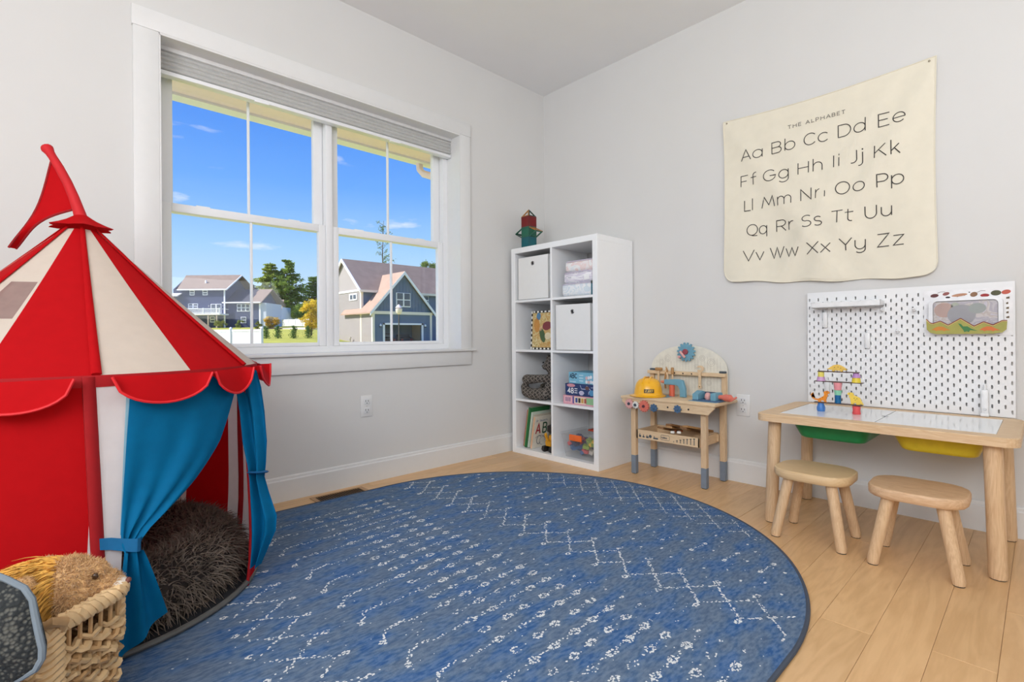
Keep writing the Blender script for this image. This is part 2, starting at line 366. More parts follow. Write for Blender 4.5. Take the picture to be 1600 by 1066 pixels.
# floor: oak planks laid along the window wall
floor = struct('floor', MB().box((RX0, RY0, -.1), (0, 0, -.006)), MAT((120, 88, 55), 0.8))
OAK = WOOD((226, 184, 134), (208, 164, 114), 'X', 3.2, 7, 0.34, rand=0.07)
pw = 0.1265; row0 = -1.607
rows = range(int(math.floor((RY0 - row0) / pw)), int(math.ceil((0 - row0) / pw)) + 1)
for k in rows:
    ya = row0 + k * pw; yb = ya + pw
    ya = max(ya, RY0); yb = min(yb, 0)
    if yb - ya < .01: continue
    x = 0.0; r = random.Random(k * 7 + 3); first = True
    if k == -6: x = 0; cuts = [-1.232, -2.6]
    else: cuts = None
    while x > RX0 + .05:
        ln = r.uniform(.7, 2.0) if not first else r.uniform(.4, 1.7)
        nx = max(RX0, x - ln)
        if cuts: nx = cuts.pop(0)
        if nx - RX0 < .25: nx = RX0
        m = MB(); v, f = box_vf((round(x - nx - .0007, 4), round(yb - ya - .0007, 4), .006), .0009, 1)
        m.add(v, f); o = m.build('plank', OAK, floor, fix=False); o.location = ((x + nx) / 2, (ya + yb) / 2, -.003)
        x = nx; first = False
def base(name, lo, hi, ax):
    m = MB()
    if ax == 'x':
        poly = [(0, 0), (-.015, 0), (-.015, .106), (-.011, .112), (-.010, .122), (-.006, .1267), (0, .1267)]
        m.prism(poly, hi - lo, Matrix(((0, 0, 1, lo), (1, 0, 0, 0), (0, 1, 0, 0), (0, 0, 0, 1))))
    else:
        poly = [(0, 0), (-.015, 0), (-.015, .106), (-.011, .112), (-.010, .122), (-.006, .1267), (0, .1267)]
        m.prism(poly, hi - lo, Matrix(((1, 0, 0, 0), (0, 0, 1, lo), (0, 1, 0, 0), (0, 0, 0, 1))))
    struct(name, m, TRIM)
base('baseboard_north', RX0, 0, 'x'); base('baseboard_east', RY0, -.0, 'y')
# ------------------------------------------------------------------ window
win = bpy.data.objects.new('window_1', None); COL.objects.link(win); win['kind'] = 'structure'
def P(name, m, par=win, **k): return m.build(name, k.pop('mat', TRIM), par, **k)
VINYL = MAT((240, 241, 243), 0.3, noise=0.006)
P('casing', MB().box((-2.607, -.018, .758), (X0 - .002, 0, 2.196), .002))
P('casing', MB().box((X1 + .002, -.018, .758), (-.757, 0, 2.196), .002))
P('head_casing', MB().box((-2.611, -.02, 2.196), (-.753, 0, 2.283), .002))
P('stool', MB().box((-2.63, -.036, .741), (-.726, .13, .758), .005))
P('apron', MB().box((-2.607, -.017, .65), (-.757, 0, .741), .002))
for x0, x1 in ((X0 - .002, X0 + .004), (X1 - .004, X1 + .002)): P('jamb_liner', MB().box((x0, -.0185, .758), (x1, .13, 2.19)))
P('head_liner', MB().box((X0, -.0185, 2.186), (X1, .13, 2.196)))
fr = MB(); fr.box((X0, .125, .741), (-2.487, .21, 2.19)); fr.box((-.882, .125, .741), (X1, .21, 2.19)); fr.box((-1.703, .122, .741), (-1.666, .21, 2.19), .003)
fr.box((-2.487, .120, .741), (-.882, .21, .792)); fr.box((-2.487, .125, 2.15), (-.882, .21, 2.19))
P('window_frame', fr, mat=VINYL)
gm, nt, b, out = node_mat('clear_glass')
tr = nt.nodes.new('ShaderNodeBsdfTransparent'); gl = nt.nodes.new('ShaderNodeBsdfGlossy'); gl.inputs['Roughness'].default_value = 0.02
ms = nt.nodes.new('ShaderNodeMixShader'); ms.inputs[0].default_value = 0.03
nt.links.new(tr.outputs[0], ms.inputs[1]); nt.links.new(gl.outputs[0], ms.inputs[2]); nt.links.new(ms.outputs[0], out.inputs[0]); nt.nodes.remove(b)
GLASS = gm
for sx0, sx1 in ((-2.486, -1.704), (-1.665, -.883)):
    for nm, y0, z0, z1, st, bt, tp in (('lower_sash', .132, .7925, 1.484, .040, .020, .040), ('upper_sash', .168, 1.446, 2.16, .052, .036, .03)):
        s = MB(); y1 = y0 + .032
        s.box((sx0, y0, z0), (sx0 + st, y1, z1), .003); s.box((sx1 - st, y0, z0), (sx1, y1, z1), .003)
        s.box((sx0 + st, y0, z0), (sx1 - st, y1, z0 + bt), .003); s.box((sx0 + st, y0, z1 - tp), (sx1 - st, y1, z1), .003)
        o = P(nm, s, mat=VINYL)
        mid = (sx0 + sx1) / 2
        P('muntin', MB().box((mid - .006, y0 + .008, z0 + bt), (mid + .006, y0 + .024, z1 - tp), .003, 2), o, mat=VINYL)
        for a, c in ((sx0 + st, mid - .006), (mid + .006, sx1 - st)):
            P('glass_pane', MB().box((a, y0 + .014, z0 + bt), (c, y0 + .018, z1 - tp)), o, mat=GLASS)
        if nm == 'lower_sash':
            for q in (.22, .78): P('sash_lock', MB().box((sx0 + (sx1 - sx0) * q - .03, y0 + .006, z1), (sx0 + (sx1 - sx0) * q + .03, y0 + .026, z1 + .006), .002), o, mat=VINYL)
# folded-up shade in the top of the recess
sh = tag(MB().box((-2.507, .070, 2.168), (-.848, .122, 2.2), .003).build('window_shade', MAT((226, 226, 225), 0.6)), 'white pleated shade pulled up to the top of the window', 'blind')
FAB = MAT((222, 222, 220), 0.8, noise=0.02, trans=0.25)
for i in range(4):
    z = 2.163 - i * .021; prof = [(.086, z + .006), (.079 + .003 * i % .006, z), (.075, z - .006), (.079, z - .012), (.086, z - .016), (.118, z - .016), (.118, z + .006)]
    m = MB(); m.prism([(a, c) for a, c in prof], 1.657, Matrix(((0, 0, 1, -2.506), (1, 0, 0, 0), (0, 1, 0, 0), (0, 0, 0, 1)))); m.build('pleat', FAB, sh)
MB().box((-2.506, .074, 2.058), (-.849, .120, 2.078), .004).build('bottom_rail', VINYL, sh)
for x in (-2.06, -1.28): MB().box((x - .035, .07, 2.052), (x + .035, .09, 2.060), .003).build('lift_tab', VINYL, sh)
# eave of this house above the window
SOF = MAT((252, 230, 230), 0.7, noise=0.02)
ev = struct('roof_eave', MB().box((-7.5, .22, 2.205), (3.0, .62, 2.225)), SOF)
MB().box((-7.5, .60, 2.19), (3.0, .64, 2.42)).build('fascia', VINYL, ev)
MB().box((-7.5, .22, 2.185), (3.0, .25, 2.205)).build('frieze_board', MAT((238, 222, 200), 0.7), ev)
gt = MB(); gt.prism([(0, 0), (.10, 0), (.125, .03), (.125, .10), (.115, .10), (.115, .034), (.095, .01), (0, .01)], 10.5, Matrix(((0, 0, 1, -7.5), (1, 0, 0, .64), (0, 1, 0, 2.21), (0, 0, 0, 1)))); gt.build('gutter', VINYL, ev)
MB().tube([(-.70, .69, 2.21), (-.70, .685, 2.16), (-.685, .66, 2.125), (-.63, .58, 2.09), (-.55, .46, 2.05), (-.50, .38, 2.02), (-.48, .30, 1.96), (-.48, .28, 1.85), (-.48, .28, 0)], .036, 10, flat=.75).build('downspout', SOF, ev)
MB().box((-7.5, .22, 2.42), (3.0, .9, 2.46)).build('roof_edge', MAT((96, 82, 78), .9), ev)
# ------------------------------------------------------------------ sockets, register
DARK = MAT((70, 70, 72), .6)
def outlet(loc, rz, label):
    t = thing('wall_outlet', label, 'outlet', loc, rz)
    MB().box((-.037, -.006, -.061), (.037, 0, .061), .003).build('face_plate', TRIM, t)
    for z in (.026, -.026):
        rcp = MB().box((-.019, -.008, z - .017), (.019, -.005, z + .017), .004).build('receptacle', MAT((226, 227, 228), .35), t)
        for x, h in ((-.008, .010), (.008, .008)): MB().box((x - .0015, -.0086, z - .001), (x + .0015, -.0078, z + h)).build('slot', DARK, rcp)
        MB().lathe([(.0028, 0), (.0028, .0008)], 10, T(0, -.0078, z - .009) @ Matrix.Rotation(PI / 2, 4, 'X')).build('slot', DARK, rcp)
    MB().lathe([(.003, 0), (.002, .0015)], 10, T(0, -.006, 0) @ Matrix.Rotation(PI / 2, 4, 'X')).build('screw', MAT((200, 200, 200), .4), t)
outlet((-1.527, 0, .442), 0, 'white wall outlet below the window, above the floor register')
outlet((0, -1.526, .438), -PI / 2, 'white wall outlet between the toy workbench and the play table')
BRN = MAT((178, 138, 96), .4, metal=.15); BRND = MAT((140, 106, 68), .45, metal=.15)
reg = thing('floor_register', 'bronze slotted floor register beside the baseboard under the window', 'vent', (-1.738, -.1175, 0))
m = MB(); a, c = .146, .0565
for lo, hi in (((-a, -c, 0), (a, -c + .014, .004)), ((-a, c - .014, 0), (a, c, .004)), ((-a, -c + .014, 0), (-a + .024, c - .014, .004)), ((a - .024, -c + .014, 0), (a, c - .014, .004))): m.box(lo, hi, .0015, 1)
m.build('frame', BRN, reg)
MB().box((-a + .02, -c + .012, .0003), (a - .02, c - .012, .0009)).build('duct_shade_plate', BLACK, reg)  # black plate standing in for the shade inside the duct
for i in range(19):
    x = -a + .032 + i * .0128; MB().obox(T(x, 0, .0028) @ Matrix.Rotation(.5, 4, 'Y'), (.0048, 2 * c - .03, .0016)).build('slat', BRND, reg, fix=False)
# ================================================================== round rug
RC = (-1.513, -1.214)
rug = thing('oval_rug', 'large rounded blue grey rug with white distressed lattice and dashes, dark bound edge', 'rug', (RC[0], RC[1], 0))
rug_m, nt, b, out = node_mat('rug_pile'); N = nt.nodes; K = nt.links
tcn = N.new('ShaderNodeTexCoord')
def noise(scale, det=4, st=(1, 1, 1)):
    mpn = N.new('ShaderNodeMapping'); mpn.inputs['Scale'].default_value = st; K.new(tcn.outputs['Object'], mpn.inputs[0])
    n = N.new('ShaderNodeTexNoise'); n.inputs['Scale'].default_value = scale; n.inputs['Detail'].default_value = det; K.new(mpn.outputs[0], n.inputs['Vector']); return n
n1 = noise(7.0, 10, (1, 2.2, 1)); r1 = N.new('ShaderNodeValToRGB')
r1.color_ramp.elements[0].position = .40; r1.color_ramp.elements[0].color = L3((94, 114, 140)); r1.color_ramp.elements[1].position = .62; r1.color_ramp.elements[1].color = L3((44, 98, 160))
e = r1.color_ramp.elements.new(.50); e.color = L3((82, 111, 147)); K.new(n1.outputs['Fac'], r1.inputs[0])
n2 = noise(70, 5, (.6, 1.6, 1)); r3 = N.new('ShaderNodeValToRGB'); r3.color_ramp.elements[0].position = .36; r3.color_ramp.elements[0].color = L3((60, 84, 118)); r3.color_ramp.elements[1].position = .62; r3.color_ramp.elements[1].color = L3((132, 148, 166))
K.new(n2.outputs['Fac'], r3.inputs[0])
mx = N.new('ShaderNodeMix'); mx.data_type = 'RGBA'; mx.inputs[0].default_value = .42; K.new(r1.outputs[0], mx.inputs[6]); K.new(r3.outputs[0], mx.inputs[7])
K.new(mx.outputs[2], b.inputs['Base Color']); b.inputs['Roughness'].default_value = .95; b.inputs['Specular IOR Level'].default_value = .15
bp = N.new('ShaderNodeBump'); bp.inputs['Strength'].default_value = .5; bp.inputs['Distance'].default_value = .004; n3 = noise(180, 3); K.new(n3.outputs['Fac'], bp.inputs['Height']); K.new(bp.outputs[0], b.inputs['Normal'])
RT = .011
RXL = -.95; RR = 1.032                       # half rounds of radius RR joined by a straight run to the left
def rim_pt(k, n, off=0.0):
    a = 2 * PI * k / n; x = (RR - off) * math.cos(a); y = (RR - off) * math.sin(a)
    return (x + (RXL if math.cos(a) < 0 else 0), y)
m = MB(); n = 200; v = [(0, 0, RT)]; f = []
for k in range(n): v.append(rim_pt(k, n) + (RT,))
for k in range(n): v.append((v[1 + k][0], v[1 + k][1], 0))
for k in range(n): j = (k + 1) % n; f.append((0, 1 + k, 1 + j)); f.append((1 + k, 1 + n + k, 1 + n + j, 1 + j))
f.append(tuple(range(1 + n, 1 + 2 * n))[::-1]); m.add(v, f); m.build('pile_field', rug_m, rug)
ed = []
for k in range(n): ed.append(rim_pt(k, n) + (.0068,))
MB().tube(ed, .0068, 8, closed=True).build('bound_edge', MAT((70, 78, 92), .9), rug, label='dark grey bound edge')
# white woven pattern: flecks of yarn along a regular lattice, worn away in places
fl = []
R = random.Random(11)
def worn(x, y): return 0.5 + 0.5 * math.sin(x * 5.1 + 1.3 * math.sin(y * 3.3)) * math.sin(y * 4.3 + 1.1 * math.sin(x * 2.9 + 1))
def fleck(x, y, s, ang, keep=.8):
    if R.random() > keep * (0.78 + .3 * worn(x, y)): return
    if math.hypot(max(0, x - RC[0]) if x > RC[0] else min(0, x - RC[0] - RXL), y - RC[1]) > RR - .03: return
    k = R.choice((4, 5, 6)); s *= 1.1; w = s * R.uniform(.5, .9)
    fl.append((x, y, s, w, ang + R.uniform(-.5, .5), k))
def line(x0, y0, x1, y1, s=.010, keep=.85, wob=.003):
    L = math.hypot(x1 - x0, y1 - y0); n = max(2, int(L / .0042)); a = math.atan2(y1 - y0, x1 - x0)
    for i in range(n):
        t = i / (n - 1); fleck(x0 + (x1 - x0) * t + R.gauss(0, wob), y0 + (y1 - y0) * t + R.gauss(0, wob), s * R.uniform(.6, 1.2), a, keep)
def dot(x, y, rx, ry, n=14, keep=.92):
    if R.random() > .80 + .2 * worn(x, y): n = max(2, n // 3)
    for i in range(int(n * 1.9)):
        a = R.uniform(0, 2 * PI); q = R.uniform(.25, 1) ** .6; fleck(x + rx * .52 * q * math.cos(a), y + ry * .52 * q * math.sin(a), R.uniform(.004, .0095), R.uniform(-.5, .5), keep)
PY = .1277
for k in range(-8, 18):
    y = -1.04 - PY * k
    # narrow lattice band
    line(-1.27, y, -1.43, y - .150, .009, .8); line(-1.43, y - .028, -1.295, y - .145, .009, .72)
    dot(-1.262, y - .012, .022, .018, 12); dot(-1.452, y - .155, .026, .018, 16)
    dot(-1.20, y - .06, .008, .006, 5); dot(-1.155, y + .005, .012, .008, 6)
    # dumbbell dashes
    yd = -.995 - PY * k
    dot(-1.085, yd, .022, .014, 15); dot(-.992, yd - .011, .018, .014, 12); line(-1.085, yd, -.992, yd - .011, .007, .55)
    dot(-1.035, yd - .062, .010, .007, 6); dot(-.93, yd - .05, .012, .008, 6); dot(-.885, yd - .005, .010, .006, 5)
    # wide lattice band
    yw = -.93 - .124 * k
    line(-.46, yw, -.80, yw - .32, .008, .74); line(-.82, yw + .03, -.48, yw - .29, .008, .62)
    # rows of dots and long dashed lines
    yr = -1.402 - PY * k
    for j, xr in enumerate((-1.66, -1.745, -1.83, -1.915, -2.0)):
        for q in (0, 1): dot(xr + R.gauss(0, .003), yr - q * PY / 2 + (xr + 1.66) * .04, .038, .026, 19 if j < 4 else 13)
    line(-2.14, yr - .018, -1.62, yr + .002, .0075, .55); line(-2.0, yr - PY / 2 - .012, -1.66, yr - PY / 2, .007, .22)
    line(-2.21, yr - .013, -2.14, yr - .004, .009, .85); line(-2.235, yr - .055, -2.205, yr - .013, .009, .75)
    dot(-2.24, yr - .06, .02, .02, 10)
    for q in (0, 1): dot(-1.575, yr - q * PY / 2 + .01, .014, .010, 5, .6)
    # mirrored part towards the tent
    yl = yr - .03
    line(-2.36, yl, -2.50, yl - .12, .009, .6); line(-2.50, yl - .02, -2.34, yl - .13, .009, .55); dot(-2.33, yl, .02, .016, 9); dot(-2.52, yl - .1, .02, .016, 9)
for i in range(1500):
    fleck(R.uniform(-2.9, -.48), R.uniform(-2.26, -.16), R.uniform(.003, .007), R.uniform(-.5, .5), .5)
V = []; F = []
for x, y, s, w, a, k in fl:
    o = len(V); ca, sa = math.cos(a), math.sin(a); z = RT + .0006 + R.random() * .0006
    for i in range(k):
        t = 2 * PI * i / k; q = R.uniform(.6, 1.1); px = math.cos(t) * s / 2 * q; py = math.sin(t) * w / 2 * q
        V.append((x - RC[0] + px * ca - py * sa, y - RC[1] + px * sa + py * ca, z))
    F.append(tuple(range(o, o + k)))
m = MB(); m.add(V, F); m.build('woven_pattern', MAT((226, 230, 232), .95, noise=.05), rug, label='white yarn flecks', kind='stuff', fix=False)
# ================================================================== circus tent
TC = Vector((-2.805, -.565, 0)); RE, RB, ZE, ZA = .50, .492, .748, 1.187
AP = Vector((-2.810, -.583, ZA)); A0 = -90.5; NF = 7; SEC = 360 / NF; BZ = .0135
RED = MAT((194, 14, 22), .8, noise=.03, trans=.22, bump=.05, bscale=60, spec=.12)
CREAM = MAT((242, 228, 212), .8, noise=.02, trans=.38, bump=.05, bscale=60)
WHT = MAT((244, 240, 240), .8, noise=.02, trans=.30, bump=.08, bscale=25)
BLUE = MAT((0, 108, 156), .75, noise=.05, trans=.15, bump=.05, bscale=60, spec=.15)
tent = thing('play_tent', 'red and white striped circus play tent with blue tied curtains and a red pennant', 'tent', (TC.x, TC.y, 0))
def cor(k, r=RE): a = math.radians(A0 + SEC * k); return Vector((TC.x + r * math.cos(a), TC.y + r * math.sin(a), 0))
def eave(s):                                    # s = 0..7 round the roof edge, one unit per face
    k = math.floor(s); t = s - k; a, b = cor(k), cor(k + 1); p = a.lerp(b, t); o = (p - TC).normalized()
    p = p + o * .047 * math.sin(PI * t); p.z = ZE - .004 * math.sin(PI * t); return p
def foot(s):
    o_ = -4 + 7 * s if 0 <= s <= 1 else (3 if s < NF - 1 else 3 - 7 * (s - NF + 1)); a = math.radians(A0 + o_ + SEC * s)
    return Vector((TC.x + RB * math.cos(a), TC.y + RB * math.sin(a), BZ + .006))
def roofp(s, t):                                # t = 0 at the collar, 1 at the eave
    e = eave(s); ka = math.radians(A0 + SEC * s); a = AP + Vector((math.cos(ka) * .045, math.sin(ka) * .045, 0)); p = a.lerp(e, t)
    fr_ = s - math.floor(s); p.z -= .008 * math.sin(PI * t); return p
def wallp(s, z):
    t = 1 - (z / ZE); p = eave(s).lerp(foot(s), t); p.z = z; o = p - TC; o.z = 0
    return p + o.normalized() * .034 * math.sin(PI * t) * t * t
def sheet(fn, s0, s1, t0, t1, ns, nt): return [[fn(s0 + (s1 - s0) * i / ns, t0 + (t1 - t0) * j / nt) for j in range(nt + 1)] for i in range(ns + 1)]
def W(name, mb, m, par=tent, **k): return mb.build(name, m, par, world=True, fix=False, **k)
for k in range(NF):
    c = MB()
    if k == NF - 1:                                  # the face with the netting window
        w0, w1 = .15, .47; ta, tb = .40, .64
        c.grid(sheet(roofp, k, k + .5, 0, ta, 8, 6)); c.grid(sheet(roofp, k, k + .5, tb, 1, 8, 6)); c.grid(sheet(roofp, k, k + w0, ta, tb, 3, 4)); c.grid(sheet(roofp, k + w1, k + .5, ta, tb, 2, 4))
        n = MB(); n.grid(sheet(roofp, k + w0, k + w1, ta, tb, 5, 4)); W('netting_window', n, MAT((216, 186, 178), .9, trans=.5, alpha=.62), label='pale see-through netting window')
    else: c.grid(sheet(roofp, k, k + .5, 0, 1, 8, 14))
    W('roof_panel', c, CREAM, label='cream roof stripe')
    W('roof_panel', MB().grid(sheet(roofp, k + .5, k + 1, 0, 1, 8, 14)), RED, label='red roof stripe')
    # seam sleeve over each rib of the roof, and over the pole below it
    W('seam_sleeve', MB().tube([roofp(k, t / 12) + Vector((0, 0, .006)) for t in range(13)], [.006 + .005 * t / 12 for t in range(13)], 8, flat=.5), RED)
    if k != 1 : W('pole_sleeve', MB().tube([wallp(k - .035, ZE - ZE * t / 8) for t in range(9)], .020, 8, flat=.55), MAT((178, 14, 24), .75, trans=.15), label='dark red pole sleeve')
    # scalloped valance, two scallops a face, edged with piping
    for s0, s1 in {0: ((.062, .555), (.572, .925)), NF - 1: ((-.06, .42), (.44, .90))}.get(k, ((.02, .49), (.51, .98))):
        s0 += k; s1 += k
        def drop(u): return .072 * math.sqrt(max(0, 1 - (2 * u - 1) ** 2))
        rows = []
        for i in range(15):
            u = i / 14; e = eave(s0 + (s1 - s0) * u); o = (e - TC); o.z = 0; o.normalize(); d = drop(u)
            rows.append([e + o * (.014 + .034 * j / 4 + .004 * math.sin(6 * u) * j / 4) - Vector((0, 0, d * j / 4)) for j in range(5)])
        v = W('valance_scallop', MB().grid(rows), RED)
        W('piping', MB().tube([r_[-1] for r_ in rows], .0035, 6), MAT((224, 26, 36), .6), v, label='bright red piping')
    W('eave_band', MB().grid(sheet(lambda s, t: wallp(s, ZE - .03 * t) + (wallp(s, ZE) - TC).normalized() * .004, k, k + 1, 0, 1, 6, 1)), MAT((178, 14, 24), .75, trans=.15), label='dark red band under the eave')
# walls; face 0 is the doorway
W('wall_panel', MB().grid(sheet(wallp, NF - 1, NF, ZE, 0.018, 12, 8)), RED, label='plain red wall panel')
cut = [1, 1.42, 2.17, 2.62, 3.16, 3.64, 4.16, 4.66, 5.16, 5.66, 6.0]
for k in range(10): W('wall_panel', MB().grid(sheet(wallp, cut[k], cut[k + 1], ZE, 0.018, 8, 8)), WHT if k % 2 else RED, label=('white' if k % 2 else 'red') + ' wall stripe')
W('wall_panel', MB().grid(sheet(lambda s, z: wallp(s * (.80 + .2 * z / ZE), z), 0, .165, ZE - .02, .018, 6, 10)), WHT, label='white strip beside the doorway')
W('binding', MB().grid(sheet(lambda s, z: wallp(s * (.80 + .2 * z / ZE), z) + Vector((.002, -.005, 0)), .146, .172, ZE - .02, .34, 2, 8)), MAT((150, 196, 214), .7, trans=.2), label='pale blue binding of the doorway')
fd = (cor(1) - cor(0)).normalized(); fn = Vector((fd.y, -fd.x, 0))    # along the door face, and outwards
def door(s, z, out=0.0): return wallp(s, z) + fn * out
ZS = [.728, .694, .667, .591, .528, .479, .437, .404, .374, .350, .325, .303]; RS = [.945, .902, .84, .76, .685, .588, .497, .41, .328, .25, .195, .188]; LS = [.164, .16, .155, .143, .134, .127, .122, .118, .112, .106, .102, .11]
rows = []
for i in range(41):
    u = i / 40; col = []
    for j in range(29):
        t = j / 28 * (len(ZS) - 1); a = min(int(t), len(ZS) - 2); f_ = t - a; z = ZS[a] + (ZS[a + 1] - ZS[a]) * f_
        l = LS[a] + (LS[a + 1] - LS[a]) * f_; r = RS[a] + (RS[a + 1] - RS[a]) * f_; gth = (j / 28) ** 1.5
        zz = z + (1 - u) * 0 - u * (1 - j / 28) * 0
        bulge = .004 + .010 * j / 28 + .024 * gth * (0.6 + .9 * math.sin(u * 3 * PI + .6) * .5 + .35 * math.sin(u * 7 * PI + 1)) + .008 * math.sin(u * 9 + j * .22) * math.sin(PI * j / 28) * j / 28
        col.append(door(l + (r - l) * u, zz, bulge))
    rows.append(col)
cur = W('curtain', MB().grid(rows), BLUE, label='blue curtain drawn to the left and tied')
rows = []
for i in range(25):
    u = i / 24; col = []
    for j in range(17):
        t = j / 16; l = .11 + (.058 - .11) * t ** 1.1; r = .186 + (.298 - .186) * t ** .9
        zl = .303 - .285 * t; zr_ = .30 - .182 * t
        col.append(door(l + (r - l) * u, zl + (zr_ - zl) * u ** 1.2, .02 + .028 * (1 - t * .3) * (.55 + .5 * math.sin(u * 4.2 * PI + .4)) * (1 - .1 * t) + .012 * t))
    rows.append(col)
W('curtain_tail', MB().grid(rows), BLUE, cur)
tb = []
for i in range(11):
    s = .034 + (.195 - .034) * i / 10; bo_ = .012 + .046 * math.sin(PI * min(1, max(0, (s - .08) / .13))); tb.append([door(s, .345 - .012 * i / 10, bo_), door(s, .317 - .02 * i / 10, bo_)])
W('tie_band', MB().grid(tb), MAT((0, 100, 150), .7), cur, label='blue tie band')
# right curtain, billowing out at the corner pole
rad = (cor(1) - TC).normalized(); tg = Vector((rad.y, -rad.x, 0)); B = cor(1)
ZR = [.735, .68, .60, .50, .43, .38, .33, .25, .20, .15, .09]; LO = [-.024, -.020, -.006, .004, .018, .024, .026, .028, .028, .026, .022]; HI = [.044, .058, .067, .072, .067, .061, .074, .098, .094, .072, .046]
rows = []
for i in range(29):
    u = i / 28; col = []
    for j in range(31):
        t = j / 30 * (len(ZR) - 1); a = min(int(t), len(ZR) - 2); f_ = t - a; f_ = f_ * f_ * (3 - 2 * f_); z = ZR[a] + (ZR[a + 1] - ZR[a]) * f_; lo = LO[a] + (LO[a + 1] - LO[a]) * f_; hi = HI[a] + (HI[a + 1] - HI[a]) * f_
        p = B + rad * (lo + (hi - lo) * u) + tg * (.018 * math.sin(u * 3.4 * PI + z * 3) * (.5 + .5 * min(1, (.75 - z) * 3)) + .012); p.z = z; col.append(p)
    rows.append(col)
cur2 = W('curtain', MB().grid(rows), BLUE, label='blue curtain billowing out at the right corner')
W('tie_band', MB().tube([B + rad * (.045 + .022 * math.cos(a)) + tg * (.012 + .03 * math.sin(a)) + Vector((0, 0, .40 + .006 * math.sin(a))) for a in [2 * PI * i / 14 for i in range(14)]], .010, 6, closed=True, flat=.4), MAT((0, 88, 138), .7), cur2, label='blue tie band')
W('pole_sleeve', MB().tube([wallp(1, ZE - ZE * t / 8) for t in range(9)], .005, 8), MAT((178, 14, 24), .75, trans=.15), label='dark red pole sleeve')
# groundsheet, hoop, collar, flagpole and pennant
gs = MB(); gs.lathe([(RB - .004, BZ + .002), (RB - .004, BZ + .005)], 64, T(TC.x, TC.y, 0)); W('groundsheet', gs, MAT((38, 40, 44), .8))
W('base_hoop', MB().tube([(TC.x + RB * math.cos(a), TC.y + RB * math.sin(a), BZ + .0085) for a in [2 * PI * i / 72 for i in range(72)]], .0085, 8, closed=True), MAT((92, 92, 90), .6), label='dark grey piped hoop at the foot')
rows = []
for i in range(25):
    a = 2 * PI * i / 24; fl_ = 1 + .22 * math.cos(6 * (a - math.radians(A0))); rows.append([AP + Vector((math.cos(a) * r_ * (1 + (fl_ - 1) * w_), math.sin(a) * r_ * (1 + (fl_ - 1) * w_), z_)) for r_, z_, w_ in ((.016, .050, 0), (.024, .044, 0), (.040, .032, .2), (.060, .020, .4), (.078, .010, .7))])
W('collar', MB().grid(rows), RED, label='red gathered collar')
lat = Vector((.725, -.689, 0)); p0 = AP + Vector((0, 0, .04)); tip = AP - lat * .112 + Vector((0, 0, .272))
d_ = tip - p0; pp = [p0 + d_ * t - lat * (-.012 * math.sin(PI * t)) for t in (0, .12, .3, .5, .7, .86, .92, .97, 1.0)]
pol = W('flagpole', MB().tube(pp, [.018, .016, .0145, .0135, .013, .012, .013, .017, .014], 10), MAT((196, 14, 26), .7), label='red cloth covered flagpole leaning to the left')
a_ = pp[5]; c_ = p0 + d_ * .14; b_ = AP - lat * .222 + Vector((0, 0, -.052)); rows = []
for i in range(15):
    u = i / 14; q0 = a_.lerp(c_, u); row = []
    for j in range(15):
        t = j / 14; q = q0.lerp(b_, t); e_ = (1 - abs(2 * u - 1)); q = q + Vector((.69, .72, 0)) * (.012 * math.sin(t * 5 + u * 3) * t) + (c_ - a_).normalized() * (.022 * math.sin(PI * t) * (1 if u < .5 else -1) * (abs(2 * u - 1)))
        row.append(q)
    rows.append(row)
fl_o = W('pennant', MB().grid(rows), RED, pol, label='red triangular pennant')
W('pennant_hem', MB().tube([r_ for r_ in rows[0]], .0035, 6).tube([r_ for r_ in rows[-1]], .0035, 6), MAT((150, 10, 20), .8), pol)
# ------------------------------------------------------------------ shaggy bed inside
bed = thing('pet_bed', 'shaggy dark brown round cushion bed inside the circus tent', 'cushion', (TC.x, TC.y, BZ + .006))
prof = [(.02, .085), (.12, .088), (.19, .10), (.25, .135), (.30, .165), (.35, .17), (.40, .15), (.432, .11), (.44, .06), (.43, .02), (.39, .004), (.0, .003)]
m = MB(); m.lathe(prof[::-1], 48); FURD = MAT((122, 110, 100), .95, noise=.25, scale=14, spec=.1)
bo = m.build('cushion', MAT((44, 36, 33), .95), bed)
ps, ns = surf_samples(bo, 26000); k = ps[:, 2] > .012; ps, ns = ps[k], ns[k]
strands(ps, ns, .042, .0045, (0, 0, .05), 'fur', FURD, bed, seg=3, sag=.4, jit=.5, label='long shaggy brown fur')
